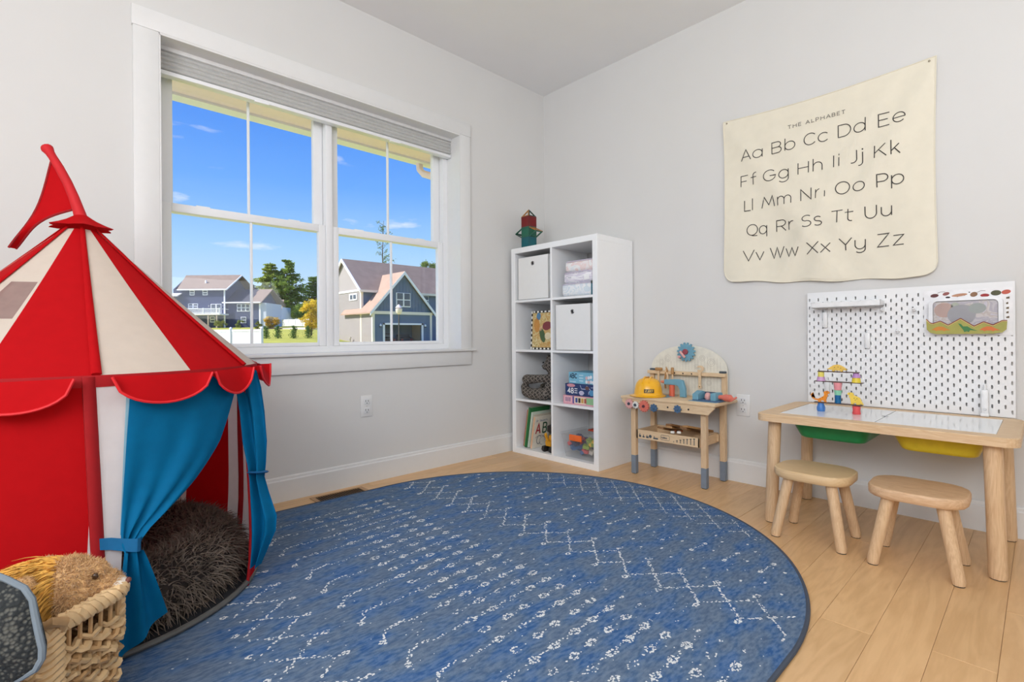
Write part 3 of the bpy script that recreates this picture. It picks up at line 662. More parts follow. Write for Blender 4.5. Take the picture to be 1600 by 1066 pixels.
# ================================================================== basket, lion, grey toy
e1 = Vector((.76, .65, 0)); BR = math.atan2(.65, .76)
bk = thing('wicker_basket', 'woven seagrass basket with a braided rim, in front of the tent', 'basket', (-2.96, -1.28, .0135), math.radians(40))
SEA = MAT((222, 188, 140), .6, noise=.18, scale=25); SEAD = MAT((196, 156, 108), .6, noise=.18, scale=25)
BA, BBs, BH = .158, .118, .270
def rr_(u, grow=0.0, q=.055):                   # rounded rectangle, u in 0..1, starting mid front
    a, b = BA + grow, BBs + grow; L = [2 * (a - q), PI * q / 2, 2 * (b - q), PI * q / 2] * 1; per = 2 * (2 * (a - q) + 2 * (b - q) + PI * q)
    per = 4 * (a - q) + 4 * (b - q) + 2 * PI * q; d = (u % 1) * per; segs = [('l', (-(a - q), -b), (1, 0), 2 * (a - q)), ('c', (a - q, -(b - q)), -90, PI * q / 2), ('l', (a, -(b - q)), (0, 1), 2 * (b - q)), ('c', (a - q, b - q), 0, PI * q / 2), ('l', (a - q, b), (-1, 0), 2 * (a - q)), ('c', (-(a - q), b - q), 90, PI * q / 2), ('l', (-a, b - q), (0, -1), 2 * (b - q)), ('c', (-(a - q), -(b - q)), 180, PI * q / 2)]
    for s_ in segs:
        if d <= s_[3]:
            if s_[0] == 'l': p = (s_[1][0] + s_[2][0] * d, s_[1][1] + s_[2][1] * d); n_ = (s_[2][1], -s_[2][0])
            else: t = math.radians(s_[2]) + d / q; p = (s_[1][0] + q * math.cos(t), s_[1][1] + q * math.sin(t)); n_ = (math.cos(t), math.sin(t))
            return Vector((p[0], p[1], 0)), Vector((n_[0], n_[1], 0))
        d -= s_[3]
    return Vector((-(a - q), -b, 0)), Vector((0, -1, 0))
NS = 44
HANDLE = (.085, .275)                            # gap under the rim on the front side
for i in range(NS):
    p, n_ = rr_(i / NS); MB().tube([p * .93 + Vector((0, 0, .005)), p + Vector((0, 0, BH - .01))], .0042, 6).build('stake', SEAD, bk, fix=False)
NR = 15; ztop = .215
for r_ in range(NR):
    z = .010 + r_ * (ztop - .010) / (NR - 1); pts = []; sg = 1 if r_ % 2 else -1
    for i in range(NS * 4):
        u = i / (NS * 4); p, n_ = rr_(u, -.012 * (1 - z / BH)); pts.append(p + n_ * (.0085 * sg * math.sin(PI * i / 4 + PI / 4)) + Vector((0, 0, z + .0035 * math.sin(i * 1.7 + r_))))
    MB().tube(pts, .0092, 6, closed=True, flat=.62).build('weaver', SEA if r_ % 3 else SEAD, bk, fix=False)
for r_ in range(3):                             # rows above the handle gap, all round but the gap
    z = .232 + r_ * .014; pts = []; sg = 1 if r_ % 2 else -1
    for i in range(NS * 4 + 1):
        u = HANDLE[1] + .01 + (1 - (HANDLE[1] - HANDLE[0]) - .02) * i / (NS * 4); p, n_ = rr_(u); pts.append(p + n_ * (.0085 * sg * math.sin(PI * u * NS + PI / 4)) + Vector((0, 0, z)))
    MB().tube(pts, .009, 6, flat=.62).build('weaver', SEA, bk, fix=False)
for ph in (0, 2 * PI / 3, 4 * PI / 3):          # three-strand braided rim
    pts = []
    for i in range(300):
        u = i / 300; p, n_ = rr_(u); w = u * 22 * 2 * PI + ph; pts.append(p + n_ * (.0095 * math.sin(w)) + Vector((0, 0, BH + .0075 * math.sin(2 * w + .5) + .002)))
    MB().tube(pts, .0105, 6, closed=True).build('rim_braid', SEA, bk, fix=False)
for un in (HANDLE[0] - .012, HANDLE[1] + .012):   # wrapped posts at the ends of the handle gap
    for i in range(9):
        p, n_ = rr_(un); tq = Vector((-n_.y, n_.x, 0)); z = .16 + i * .0135; MB().tube([p + n_ * (.016 * math.cos(a)) + tq * (.021 * math.sin(a)) + Vector((0, 0, z + .005 * math.sin(a + .6))) for a in [2 * PI * j / 14 for j in range(14)]], .0078, 6, closed=True).build('wrapping', SEA, bk, fix=False)
p, n_ = rr_(HANDLE[0] - .012); MB().tube([p + n_ * .004 + Vector((-.02, 0, .288)), p + n_ * .022 + Vector((-.012, 0, .296)), p + n_ * .024 + Vector((.008, 0, .286)), p + n_ * .010 + Vector((.014, 0, .262))], [.006, .010, .010, .007], 8).build('knot', SEAD, bk)
MB().box((-BA + .02, -BBs + .02, .002), (BA - .02, BBs - .02, .008)).build('bottom', SEAD, bk)
# lion
PL = MAT((216, 172, 118), .95, noise=.10, scale=60, sheen=.4, bump=.4, bscale=300)
PLW = MAT((246, 236, 222), .95, noise=.04, sheen=.4)
li = thing('plush_lion', 'tan plush lion with golden mane resting its muzzle on the basket rim', 'plush toy', (-2.872, -1.240, .306), math.radians(-20))
m = MB(); m.ball((0, 0, 0), (.062, .058, .060), 20, 14); m.ball((.055, 0, -.012), (.042, .038, .032), 16, 12); m.ball((.02, .032, -.02), (.04, .028, .036), 14, 10); m.ball((.02, -.034, -.018), (.042, .028, .040), 14, 10); m.ball((.035, 0, .026), (.035, .026, .022), 14, 10)
m.ball((-.055, 0, -.09), (.06, .055, .07), 16, 12); m.ball((-.065, 0, -.17), (.062, .058, .075), 16, 12)
hd = blob(m, 'body', PL, li, .0055, 6)
ps, ns = surf_samples(hd, 22000); k = (ps[:, 2] > -.09); strands(ps[k], ns[k], .0085, .0022, (0, 0, -.2), 'plush_pile', PL, li, seg=2, jit=.5)
mz = MB(); mz.ball((.080, 0, -.022), (.030, .032, .027), 16, 12); mz.build('muzzle', PLW, li, label='white muzzle tip')
MB().ball((.107, 0, -.008), (.006, .009, .006), 10, 8).build('nose', MAT((120, 70, 60), .6), li)
for s in (-1, 1):
    MB().ball((.056, s * .031, .024), (.006, .005, .007), 10, 8).build('eye', MAT((70, 48, 30), .25), li)
    m = MB(); m.ball((-.052, s * .055, .028), (.020, .014, .024), 12, 10); eo = m.build('ear', PL, li); ps, ns = surf_samples(eo, 700); strands(ps, ns, .006, .0016, (0, 0, 0), 'ear_pile', PL, eo, seg=1, jit=.5)
MB().tube([(.100, -.012, -.030), (.104, 0, -.026), (.100, .012, -.030)], .0016, 5).build('mouth', MAT((110, 76, 56), .8), li)
nm = 7600; th = rng.uniform(0, 2 * PI, nm); px = rng.uniform(-.085, -.004, nm); rad_ = .060 - np.abs(px + .03) * .15
Pm = np.stack([px, rad_ * np.cos(th), rad_ * np.sin(th)], 1); Nm = np.stack([np.full(nm, -.9), np.cos(th) * .8, np.sin(th) * .8], 1)
MANE = MAT((222, 168, 78), .85, noise=.22, scale=50)
strands(Pm, Nm, .058, .0046, (-.25, 0, -.35), 'mane', MANE, li, seg=4, sag=1.0, jit=.22, label='long golden mane')
# grey fabric toy hanging over the near edge of the basket
gt_ = thing('grey_fabric_toy', 'dark grey mottled fabric toy flopped over the near corner of the basket', 'toy', (-2.99, -1.50, .15))
GM, nt, b, out = node_mat('grey_quilt'); N = nt.nodes; K = nt.links; tcn = N.new('ShaderNodeTexCoord'); vo = N.new('ShaderNodeTexVoronoi'); vo.inputs['Scale'].default_value = 150; K.new(tcn.outputs['Object'], vo.inputs['Vector'])
nz = N.new('ShaderNodeTexNoise'); nz.inputs['Scale'].default_value = 22; nz.inputs['Detail'].default_value = 5; K.new(tcn.outputs['Object'], nz.inputs['Vector']); ml = N.new('ShaderNodeMath'); ml.operation = 'MULTIPLY'; K.new(vo.outputs['Distance'], ml.inputs[0]); K.new(nz.outputs['Fac'], ml.inputs[1])
rpn = N.new('ShaderNodeValToRGB'); rpn.color_ramp.elements[0].position = .1; rpn.color_ramp.elements[0].color = L3((96, 96, 90)); rpn.color_ramp.elements[1].position = .26; rpn.color_ramp.elements[1].color = L3((38, 42, 44)); K.new(ml.outputs[0], rpn.inputs[0]); K.new(rpn.outputs[0], b.inputs['Base Color']); b.inputs['Roughness'].default_value = .9
bp = N.new('ShaderNodeBump'); bp.inputs['Strength'].default_value = .6; bp.inputs['Distance'].default_value = .004; K.new(vo.outputs['Distance'], bp.inputs['Height']); K.new(bp.outputs[0], b.inputs['Normal'])
def wv(lat_, dep, z): q = CAM + fw * dep + rt * lat_; return Vector((q.x, q.y, z))
OUTL = [(-70, 886), (-30, 893), (0, 904), (28, 917), (42, 934), (48, 956), (56, 982), (64, 1006), (65, 1022), (57, 1037), (38, 1048), (14, 1060), (-14, 1076), (-70, 1104), (-120, 1060), (-125, 980), (-110, 910)]
ol = [((u_ - 800) / 788.5 * .868, .843 - (v_ - 524.6) / 788.5 * .868) for u_, v_ in OUTL]
cx_ = sum(p[0] for p in ol) / len(ol); cz_ = sum(p[1] for p in ol) / len(ol); gm_ = MB(); nO = len(ol)
for sg, hh in ((-1, .030), (1, .026)):
    rg_ = [[wv(cx_ + (p[0] - cx_) * q, .868 + .10 * (cz_ + (p[1] - cz_) * q - cz_) + sg * hh * math.sqrt(max(0, 1 - q * q)) + .006 * math.sin(14 * p[0] * q + 20 * p[1] * q), cz_ + (p[1] - cz_) * q) for q in (1, .98, .92, .8, .62, .4, .2, .02)] for p in ol]
    gm_.grid(rg_, closed=True)
rows = [[wv(p[0], .868 + .10 * (p[1] - cz_), p[1]) for p in ol]]
gm_.build('body', GM, gt_, world=True)
MB().tube(rows[0], .0055, 8, closed=True).build('edge_piping', MAT((120, 132, 142), .8), gt_, world=True, label='pale grey edge piping')
# ================================================================== cube shelf in the corner
KX, KY0, KY1, KD, KH = -.0114, -.0405, -.8105, .39, 1.47
kal = thing('cube_shelf', 'tall white cube shelf of eight open cells in the corner', 'shelf', (KX - KD / 2, (KY0 + KY1) / 2, 0))
KW = MAT((247, 248, 249), .4, noise=.006)
xf, xb = KX - KD, KX; t_, ti = .038, .016; yl, yr = KY0, KY1
def K_(name, lo, hi, par=kal, m=KW, bev=.0012): return MB().box(lo, hi, bev, 1).build(name, m, par, world=True)
K_('top_panel', (xf, yr, KH - t_), (xb, yl, KH)); K_('bottom_panel', (xf, yr, 0), (xb, yl, t_))
K_('side_panel', (xf, yl - t_, t_), (xb, yl, KH - t_)); K_('side_panel', (xf, yr, t_), (xb, yr + t_, KH - t_))
ym = (yl + yr) / 2; K_('divider', (xf + .002, ym - ti / 2, t_), (xb - .002, ym + ti / 2, KH - t_))
cell = (KH - 2 * t_ - 3 * ti) / 4; cw = (.77 - 2 * t_ - ti) / 2
CZ = [t_ + i * (cell + ti) for i in range(4)]                      # cell floors, bottom to top
for i in (1, 2, 3):
    K_('shelf_board', (xf + .002, ym + ti / 2, CZ[i] - ti), (xb - .002, yl - t_, CZ[i])); K_('shelf_board', (xf + .002, yr + t_, CZ[i] - ti), (xb - .002, ym - ti / 2, CZ[i]))
LY = (yl - t_, ym + ti / 2); RYc = (ym - ti / 2, yr + t_)            # left and right cell, from left to right
# ---- white bins
BINW = MAT((240, 240, 238), .35, noise=.008)
def bin_(yc, z, label):
    t = thing('storage_bin', label, 'storage bin', (xf + .175, yc, z + .001), 0, 'white storage bins in the cube shelf')
    a, h, d = .1475, .300, .165; m = MB()
    m.box((-d, -a, 0), (-d + .004, a, h), .001, 1); m.box((d - .004, -a, 0), (d, a, h), .001, 1); m.box((-d, -a, 0), (d, -a + .004, h), .001, 1); m.box((-d, a - .004, 0), (d, a, h), .001, 1); m.box((-d, -a, 0), (d, a, .004), .001, 1)
    m.build('body', BINW, t)
    M = T(-d - .0005, 0, h - .048) @ Matrix.Rotation(-PI / 2, 4, 'Y')
    g = MB(); pts = [M @ Vector((.0125 * math.cos(q), .0125 * math.sin(q), .001)) for q in [2 * PI * i / 20 for i in range(20)]]; g.tube(pts, .003, 6, closed=True); g.build('grommet', MAT((170, 170, 172), .25, metal=.9), t)
    MB().lathe([(.0115, 0), (.0115, .0012)], 18, M).build('grommet_hole', BLACK, t)
bin_(sum(LY) / 2, CZ[3], 'white storage bin with round grommet in the top left cell of the shelf')
bin_(sum(RYc) / 2 , CZ[2], 'glossy white storage bin with round grommet in the right cell, second row')
# ---- prints as small procedural speckle materials
def PRINT(cols, scale=30, rough=.4, alpha=1.0, seedv=0.0, st=(1, 1, 1)):
    m, nt, b, out = node_mat('print'); N = nt.nodes; K = nt.links; tcn = N.new('ShaderNodeTexCoord'); mpn = N.new('ShaderNodeMapping'); mpn.inputs['Location'].default_value = (seedv, seedv * 2, seedv * 3); mpn.inputs['Scale'].default_value = st
    K.new(tcn.outputs['Object'], mpn.inputs[0]); v = N.new('ShaderNodeTexNoise'); v.inputs['Scale'].default_value = scale; v.inputs['Detail'].default_value = 3; v.inputs['Distortion'].default_value = 1.2; K.new(mpn.outputs[0], v.inputs['Vector'])
    r = N.new('ShaderNodeValToRGB'); r.color_ramp.interpolation = 'CONSTANT'; n = len(cols); el = r.color_ramp.elements
    el[0].position = 0; el[0].color = L3(cols[0]); el[1].position = .32 + .38 * (n - 1) / n; el[1].color = L3(cols[-1])
    for i in range(1, n - 1): e = el.new(.32 + .38 * i / n); e.color = L3(cols[i])
    K.new(v.outputs['Fac'], r.inputs[0]); K.new(r.outputs[0], b.inputs['Base Color']); b.inputs['Roughness'].default_value = rough
    if alpha < 1: b.inputs['Alpha'].default_value = alpha
    return m
# ---- three pale zip pouches, top right cell
def pouch(x, yc, z, w, d, h, rz, name, label, m, band=None):
    t = thing(name, label, 'pouch', (x, yc, z), rz, 'pale zip pouches on the top right shelf')
    b = MB(); b.box((-d / 2, -w / 2, .001), (d / 2, w / 2, h), h * .28, 3); o = b.build('body', m, t)
    for v in o.data.vertices: v.co.z += .004 * math.sin(v.co.y * 26 + x * 9) * (v.co.z / h)
    MB().tube([(-d / 2 + .006, -w / 2 + .01, h * .9), (-d / 2 - .001, -w / 2 + .03, h * .97), (-d / 2 - .001, w / 2 - .03, h * .95), (-d / 2 + .006, w / 2 - .01, h * .9)], .003, 6).build('zip', MAT((216, 206, 226), .5), t, label='lilac zip along the edge')
    if band: MB().box((-d / 2 - .0015, -w / 2 + .018, h * .2), (-d / 2 + .001, -w / 2 + .062, h * .62), .0008, 1).build('paper_tag', MAT((248, 248, 250), .6), t, label='white paper tag')
    return t
yc = -.634; x0 = xf + .118
pouch(x0, yc + .005, CZ[3] + .0005, .25, .21, .084, .04, 'zip_pouch', 'pale blue white pouch at the bottom of the pouch stack', PRINT([(234, 240, 244), (224, 232, 240), (242, 244, 246), (218, 230, 238)], 16, .3))
pouch(x0 + .004, yc - .002, CZ[3] + .0855, .245, .20, .074, -.05, 'zip_pouch', 'lilac striped pouch with paper tag in the middle of the pouch stack', PRINT([(238, 234, 242), (222, 216, 230), (246, 244, 248), (208, 206, 218)], 14, .3, st=(1, .5, 3)), True)
pouch(x0 + .008, yc - .012, CZ[3] + .1605, .245, .20, .070, .02, 'zip_pouch', 'pink and white pouch lying on top of the pouch stack', PRINT([(244, 236, 236), (242, 222, 220), (246, 244, 244), (234, 238, 242)], 13, .3))
t = thing('teal_box', 'narrow teal box standing right of the pouch stack', 'box', (x0 - .05, -.7625, CZ[3] + .001))
MB().box((-.06, -.010, 0), (.06, .008, .085), .002).build('body', MAT((38, 104, 124), .5), t); MB().box((-.061, -.0105, .07), (.061, .0085, .088), .002).build('lid', MAT((60, 70, 60), .5), t)
# ---- picture book with checked border, second row left
t = thing('picture_book', 'picture book with black and white checked border standing face out', 'book', (xf + .035, -.309, CZ[2] + .001), 0, None, (0, math.radians(3), 0))
W_, H_ = .215, .272
MB().box((-.006, -W_ / 2, .0), (.006, W_ / 2, H_), .0012, 1).build('cover', MAT((30, 28, 28), .5), t)
MB().box((.006, -W_ / 2 + .003, .003), (.016, W_ / 2, H_ - .003)).build('pages', MAT((236, 230, 214), .8), t)
MB().box((-.0072, -W_ / 2 + .016, .016), (-.006, W_ / 2 - .016, H_ - .016)).build('cover_picture', PRINT([(206, 178, 118), (196, 150, 84), (214, 196, 142), (186, 160, 96), (222, 206, 160)], 22, .5), t, label='ochre printed picture')
ck = MB(); n = 15
for i in range(n):
    if i % 2 == 0:
        z = .002 + (H_ - .004) * i / n; dz = (H_ - .004) / n; ck.box((-.0068, W_ / 2 - .013, z), (-.006, W_ / 2 - .002, z + dz)); ck.box((-.0068, -W_ / 2 + .002, z), (-.006, -W_ / 2 + .013, z + dz))
for i in range(12):
    if i % 2 == 0:
        y = -W_ / 2 + .002 + (W_ - .004) * i / 12; dy = (W_ - .004) / 12; ck.box((-.0068, y, .002), (-.006, y + dy, .013)); ck.box((-.0068, y, H_ - .013), (-.006, y + dy, H_ - .002))
ck.build('checked_border', MAT((240, 238, 230), .5), t, label='white checks', kind='stuff')
def yz(o, fx):                                                      # flat painted shape on a front that looks along -X
    return lambda poly, m, nm, z=0.0: MB().prism([(-p[0], p[1]) for p in poly], .0006, T(fx - z, 0, 0) @ Matrix(((0, 0, -1, 0), (1, 0, 0, 0), (0, 1, 0, 0), (0, 0, 0, 1)))).build(nm, m, o)
pr = yz(t, -.0072)
ell = lambda cx, cz, a, b, rot=0, n=18: [(cx + a * math.cos(q) * math.cos(rot) - b * math.sin(q) * math.sin(rot), cz + a * math.cos(q) * math.sin(rot) + b * math.sin(q) * math.cos(rot)) for q in [2 * PI * i / n for i in range(n)]]
pr(ell(.005, .100, .024, .052, .35), MAT((74, 98, 62), .6), 'painted_shape'); pr(ell(.045, .165, .042, .030, .2), MAT((128, 58, 60), .6), 'painted_shape'); pr(ell(-.035, .232, .020, .026, 0), MAT((82, 128, 166), .6), 'painted_shape'); pr(ell(-.012, .145, .014, .016, 0), MAT((214, 176, 138), .6), 'painted_shape'); pr(ell(-.05, .17, .028, .05, .1), MAT((198, 140, 70), .6), 'painted_shape'); pr(ell(.055, .095, .03, .024, .1), MAT((226, 214, 178), .6), 'painted_shape')
# ---- checked teddy, third row left
TED, nt, b, out = node_mat('tartan'); N = nt.nodes; K = nt.links; tcn = N.new('ShaderNodeTexCoord'); mpn = N.new('ShaderNodeMapping'); mpn.inputs['Rotation'].default_value = (.5, .4, .6); K.new(tcn.outputs['Object'], mpn.inputs[0])
sx_ = N.new('ShaderNodeSeparateXYZ'); K.new(mpn.outputs[0], sx_.inputs[0]); prev = None
for ax_ in ('X', 'Y', 'Z'):
    q = N.new('ShaderNodeMath'); q.operation = 'MULTIPLY'; q.inputs[1].default_value = 52; K.new(sx_.outputs[ax_], q.inputs[0]); f_ = N.new('ShaderNodeMath'); f_.operation = 'FRACT'; K.new(q.outputs[0], f_.inputs[0]); c_ = N.new('ShaderNodeMath'); c_.operation = 'LESS_THAN'; c_.inputs[1].default_value = .20; K.new(f_.outputs[0], c_.inputs[0])
    if prev is None: prev = c_
    else: mxx = N.new('ShaderNodeMath'); mxx.operation = 'MAXIMUM'; K.new(prev.outputs[0], mxx.inputs[0]); K.new(c_.outputs[0], mxx.inputs[1]); prev = mxx
mxc = N.new('ShaderNodeMix'); mxc.data_type = 'RGBA'; mxc.inputs[6].default_value = L3((58, 54, 51)); mxc.inputs[7].default_value = L3((124, 116, 108)); K.new(prev.outputs[0], mxc.inputs[0]); K.new(mxc.outputs[2], b.inputs['Base Color']); b.inputs['Roughness'].default_value = .95
t = thing('plaid_teddy', 'dark grey plaid teddy bear sitting sideways in the third row, left cell', 'plush toy', (xf + .115, -.333, CZ[1]))
m = MB(); m.ball((0, -.015, .105), (.075, .062, .105), 18, 12); m.ball((-.005, -.008, .245), (.062, .060, .062), 18, 12); m.ball((-.02, .045, .232), (.026, .03, .024), 12, 8)
m.ball((.0, -.03, .305), (.02, .014, .022), 10, 8); m.ball((-.02, .02, .300), (.018, .014, .022), 10, 8)
def limb(pts, rr):
    for (p, q, r0, r1) in zip(pts[:-1], pts[1:], rr[:-1], rr[1:]):
        for i in range(7): u = i / 6; c = [a + (b_ - a) * u for a, b_ in zip(p, q)]; m.ball(c, r0 + (r1 - r0) * u, 12, 8)
limb([(-.06, .00, .155), (-.075, .06, .150), (-.085, .17, .140)], [.028, .030, .036]); limb([(-.06, .03, .045), (-.08, .12, .040), (-.085, .175, .052), (-.085, .19, .085)], [.045, .040, .036, .030])
limb([(.07, .00, .15), (.085, .07, .14)], [.028, .032]); limb([(.06, .03, .045), (.08, .12, .045), (.08, .16, .07)], [.045, .040, .034])
blob(m, 'body', TED, t, .007, 5)
for q in ((-.045, .047, .262), (.025, .05, .262)): MB().ball(q, .006, 10, 8).build('eye', BLACK, t)
MB().ball((-.022, .075, .236), (.008, .006, .006), 10, 8).build('nose', BLACK, t)
# ---- boxed games, third row right
def gbox(yl_, yr_, z, h, d, m, label, rz=0.0):
    w = yl_ - yr_; t = thing('game_box', label, 'game box', (xf + .03 + d / 2, (yl_ + yr_) / 2, z), rz, 'boxed games in the third row')
    MB().box((-d / 2, -w / 2, .0005), (d / 2, w / 2, h * .7), .0012, 1).build('tray', m, t); MB().box((-d / 2 - .0012, -w / 2 - .0012, h * .12), (d / 2 + .0012, w / 2 + .0012, h), .0015, 1).build('lid', m, t)
    return t, -d / 2 - .0013, w, h
def front(t, fx): return lambda x, y: (fx - .0005, -x, y)           # x runs to the right as seen from the room
WP = MAT((246, 248, 250), .5)
t, fx, w, h = gbox(-.503, -.765, CZ[1], .058, .2, MAT((226, 164, 178), .5), 'pink and purple picture box at the bottom of the game stack')
pp_ = yz(t, fx); R4 = lambda x0, x1, z0, z1: [(-x0, z0), (-x1, z0), (-x1, z1), (-x0, z1)][::-1]
pp = lambda x0, x1, z0, z1, m, zz=0.0: pp_([(-a, c) for a, c in R4(x0, x1, z0, z1)], m, 'printed_panel', zz)
w2 = w / 2
pp(-w2 + .012, -w2 + .072, .012, .052, MAT((240, 190, 196), .5)); pp(-w2 + .080, -w2 + .092, .008, .056, MAT((98, 92, 156), .5)); pp(-w2 + .096, w2 - .075, .010, .052, MAT((238, 224, 196), .5)); pp(w2 - .07, w2 - .004, .010, .052, MAT((146, 190, 142), .5))
for i, c in enumerate([(74, 88, 150), (64, 56, 52), (206, 160, 84), (180, 96, 80)]): pp(-w2 + .104 + i * .024, -w2 + .122 + i * .024, .016, .046, MAT(c, .5), .0006)
ink = MB(); 
for q in range(3): ink.box((fx - .0012, w2 - .030 - q * .016, .018), (fx - .0006, w2 - .022 - q * .016, .046))
ink.build('printed_marks', MAT((120, 96, 140), .5), t)
t, fx, w, h = gbox(-.522, -.768, CZ[1] + .059, .078, .19, MAT((40, 62, 112), .5), 'navy puzzle box marked 48 in the middle of the game stack', .02)
w2 = w / 2; m = MB(); put = front(t, fx); glyph(m, '4', -w2 + .022, -w2 + .042, .016, .032, .006, put); glyph(m, '8', -w2 + .048, -w2 + .068, .016, .032, .006, put)
for i in range(3): ribbon(m, [(-w2 + .076, .020 + i * .013), (-w2 + .100, .020 + i * .013)], .0045, put)
m.build('lettering', WP, t, label='white number 48')
pp_ = yz(t, fx); pp_(ell(-.075, .066, .034, .011), MAT((214, 150, 160), .5), 'printed_panel'); pp_(ell(.01, .02, .018, .014), MAT((196, 190, 214), .5), 'printed_panel'); pp_(ell(.09, .026, .020, .018), MAT((84, 150, 196), .5), 'printed_panel'); pp_(ell(.055, .055, .016, .012), MAT((110, 76, 70), .5), 'printed_panel')
m = MB()
for pts in ([(.0, .07), (.01, .048), (.052, .048), (.052, .07)], [(.055, .068), (.075, .05), (.095, .03)], arc(.01, .018, .02, .016, 0, 180, 10), arc(.09, .022, .024, .02, 0, 200, 10), [(.085, .06), (.12, .06)]): ribbon(m, pts, .003, put)
m.build('line_drawing', MAT((214, 224, 240), .5), t)
t, fx, w, h = gbox(-.552, -.768, CZ[1] + .138, .074, .18, MAT((126, 190, 216), .5), 'light blue game box lettered ABC on top of the game stack', -.015)
w2 = w / 2; put = front(t, fx); m = MB(); glyph(m, 'A', -w2 + .010, -w2 + .022, .036, .026, .005, put); glyph(m, 'B', -w2 + .028, -w2 + .045, .036, .028, .006, put); glyph(m, 'C', -w2 + .052, -w2 + .070, .036, .028, .006, put); m.build('lettering', MAT((30, 58, 84), .5), t, label='dark lettering ABC')
m = MB()
for i in range(3): ribbon(m, [(-w2 + .088, .020 + i * .018), (-w2 + .122, .020 + i * .018)], .006, put)
ribbon(m, [(-w2 + .012, .012), (-w2 + .06, .012)], .006, put); m.build('text_lines', MAT((196, 226, 238), .5), t)
pp_ = yz(t, fx); R_ = random.Random(4)
for i in range(7): pp_(ell(.04 + (i % 4) * .018, .018 + (i // 4) * .026 + R_.uniform(-.004, .004), .009, .011), MAT([(240, 240, 242), (226, 190, 190), (236, 236, 244)][i % 3], .5), 'printed_panel')
# ---- books leaning in the bottom left cell
BK = [(.275, .19, .010, (186, 104, 78), 'thin orange brown book leaning at the far left of the bottom shelf'), (.288, .20, .014, (232, 220, 166), 'cream edged picture book second from the left on the bottom shelf'), (.296, .205, .018, (44, 122, 66), 'tall green picture book leaning on the bottom shelf'), (.262, .20, .016, (214, 226, 210), 'white and pale green book in front of the tall green book'), (.245, .195, .013, (206, 196, 178), 'grey book with brown top band behind the ABC book')]
y = -.100; lean = math.radians(-9.5)
for i, (h, d, w, c, lab) in enumerate(BK):
    t = thing('book', lab, 'book', (xf + .03 + d / 2 + [.02, .015, 0, .01, .015][i], y - w / 2, CZ[0] + .0005), 0, 'books leaning on the bottom shelf', (-lean, 0, 0))
    cm = MAT(c, .5); MB().box((-d / 2, -w / 2, .006), (d / 2, -w / 2 + .002, h), .0006, 1).build('cover', cm, t); MB().box((-d / 2, w / 2 - .002, .006), (d / 2, w / 2, h), .0006, 1).build('cover', cm, t)
    MB().box((-d / 2 + .003, -w / 2 + .002, .009), (d / 2 - .003, w / 2 - .002, h - .003)).build('pages', MAT((238, 232, 216), .8, noise=.05, scale=200), t); MB().box((-d / 2 - .001, -w / 2, .006), (-d / 2 + .0025, w / 2, h), .001, 1).build('spine', MAT(tuple(int(q * .92) for q in c), .5), t)
    y -= w / math.cos(lean) + .003
t = thing('alphabet_book', 'white alphabet book with red A and green B cover, leaning on the bottom shelf', 'book', (xf + .03 + .165 / 2 + .005, y - .006, CZ[0] + .0005), 0, None, (-lean, 0, 0))
h, d, w = .232, .165, .012; CV = MAT((236, 228, 212), .5)
MB().box((-d / 2, -w / 2, .002), (d / 2, -w / 2 + .002, h), .0006, 1).build('cover', CV, t); MB().box((-d / 2, w / 2 - .002, .002), (d / 2, w / 2, h), .0006, 1).build('cover', CV, t); MB().box((-d / 2 + .003, -w / 2 + .002, .005), (d / 2 - .003, w / 2 - .002, h - .003)).build('pages', MAT((240, 226, 200), .8), t); MB().box((-d / 2 - .001, -w / 2, .002), (-d / 2 + .002, w / 2, h), .0008, 1).build('spine', MAT((226, 176, 140), .5), t)
put = lambda x, y: (x, -w / 2 - .0006, y)
m = MB(); glyph(m, 'A', -.058, -.014, .108, .072, .011, put); m.build('lettering', MAT((178, 34, 44), .5), t, label='red letter A'); m = MB(); glyph(m, 'B', .012, .050, .110, .072, .011, put); m.build('lettering', MAT((36, 84, 52), .5), t, label='green letter B')
m = MB(); glyph(m, 'C', -.04, .0, .03, .062, .006, put); ribbon(m, arc(.02, .05, .03, .03, 0, 280, 14), .003, put); ribbon(m, arc(-.01, .07, .05, .02, 20, 160, 10), .003, put); m.build('lettering', MAT((130, 128, 126), .5), t, label='grey letter C and swirls')
m = MB(); word(m, "Dr. Seuss's", -.062, .196, .014, .0022, put); m.build('lettering', MAT((60, 92, 140), .5), t, label='small blue title')
# ---- black and yellow toy digger
t = thing('toy_digger', 'black and yellow toy digger in front of the alphabet book', 'toy vehicle', (xf + .10, -.345, CZ[0] + .0005), PI)
YL = MAT((222, 160, 40), .45); BKP = MAT((30, 28, 28), .5)
for s in (-1, 1):
    tr_ = MB(); tr_.prism([(-.07, .0), (.06, .0), (.075, .016), (.068, .038), (-.075, .042), (-.085, .02)], .024, T(0, s * .032 + .012, 0) @ Matrix.Rotation(PI / 2, 4, 'X'), .003); tr_.build('track', BKP, t)
MB().prism([(-.05, .04), (.05, .04), (.055, .075), (.02, .08), (.015, .11), (-.045, .11)], .05, T(0, .025, 0) @ Matrix.Rotation(PI / 2, 4, 'X'), .003).build('cab', YL, t)
MB().prism([(-.036, .085), (.008, .085), (.004, .106), (-.036, .106)], .054, T(0, .027, 0) @ Matrix.Rotation(PI / 2, 4, 'X'), .001).build('cab_window', BKP, t)
MB().prism([(.04, .06), (.06, .07), (.085, .125), (.07, .135)], .014, T(0, .007, 0) @ Matrix.Rotation(PI / 2, 4, 'X'), .002).build('boom', YL, t)
MB().prism([(-.05, .108), (-.01, .112), (.03, .135), (.028, .175), (-.02, .18), (-.055, .15)], .06, T(0, .03, 0) @ Matrix.Rotation(PI / 2, 4, 'X'), .004).build('bucket', BKP, t)
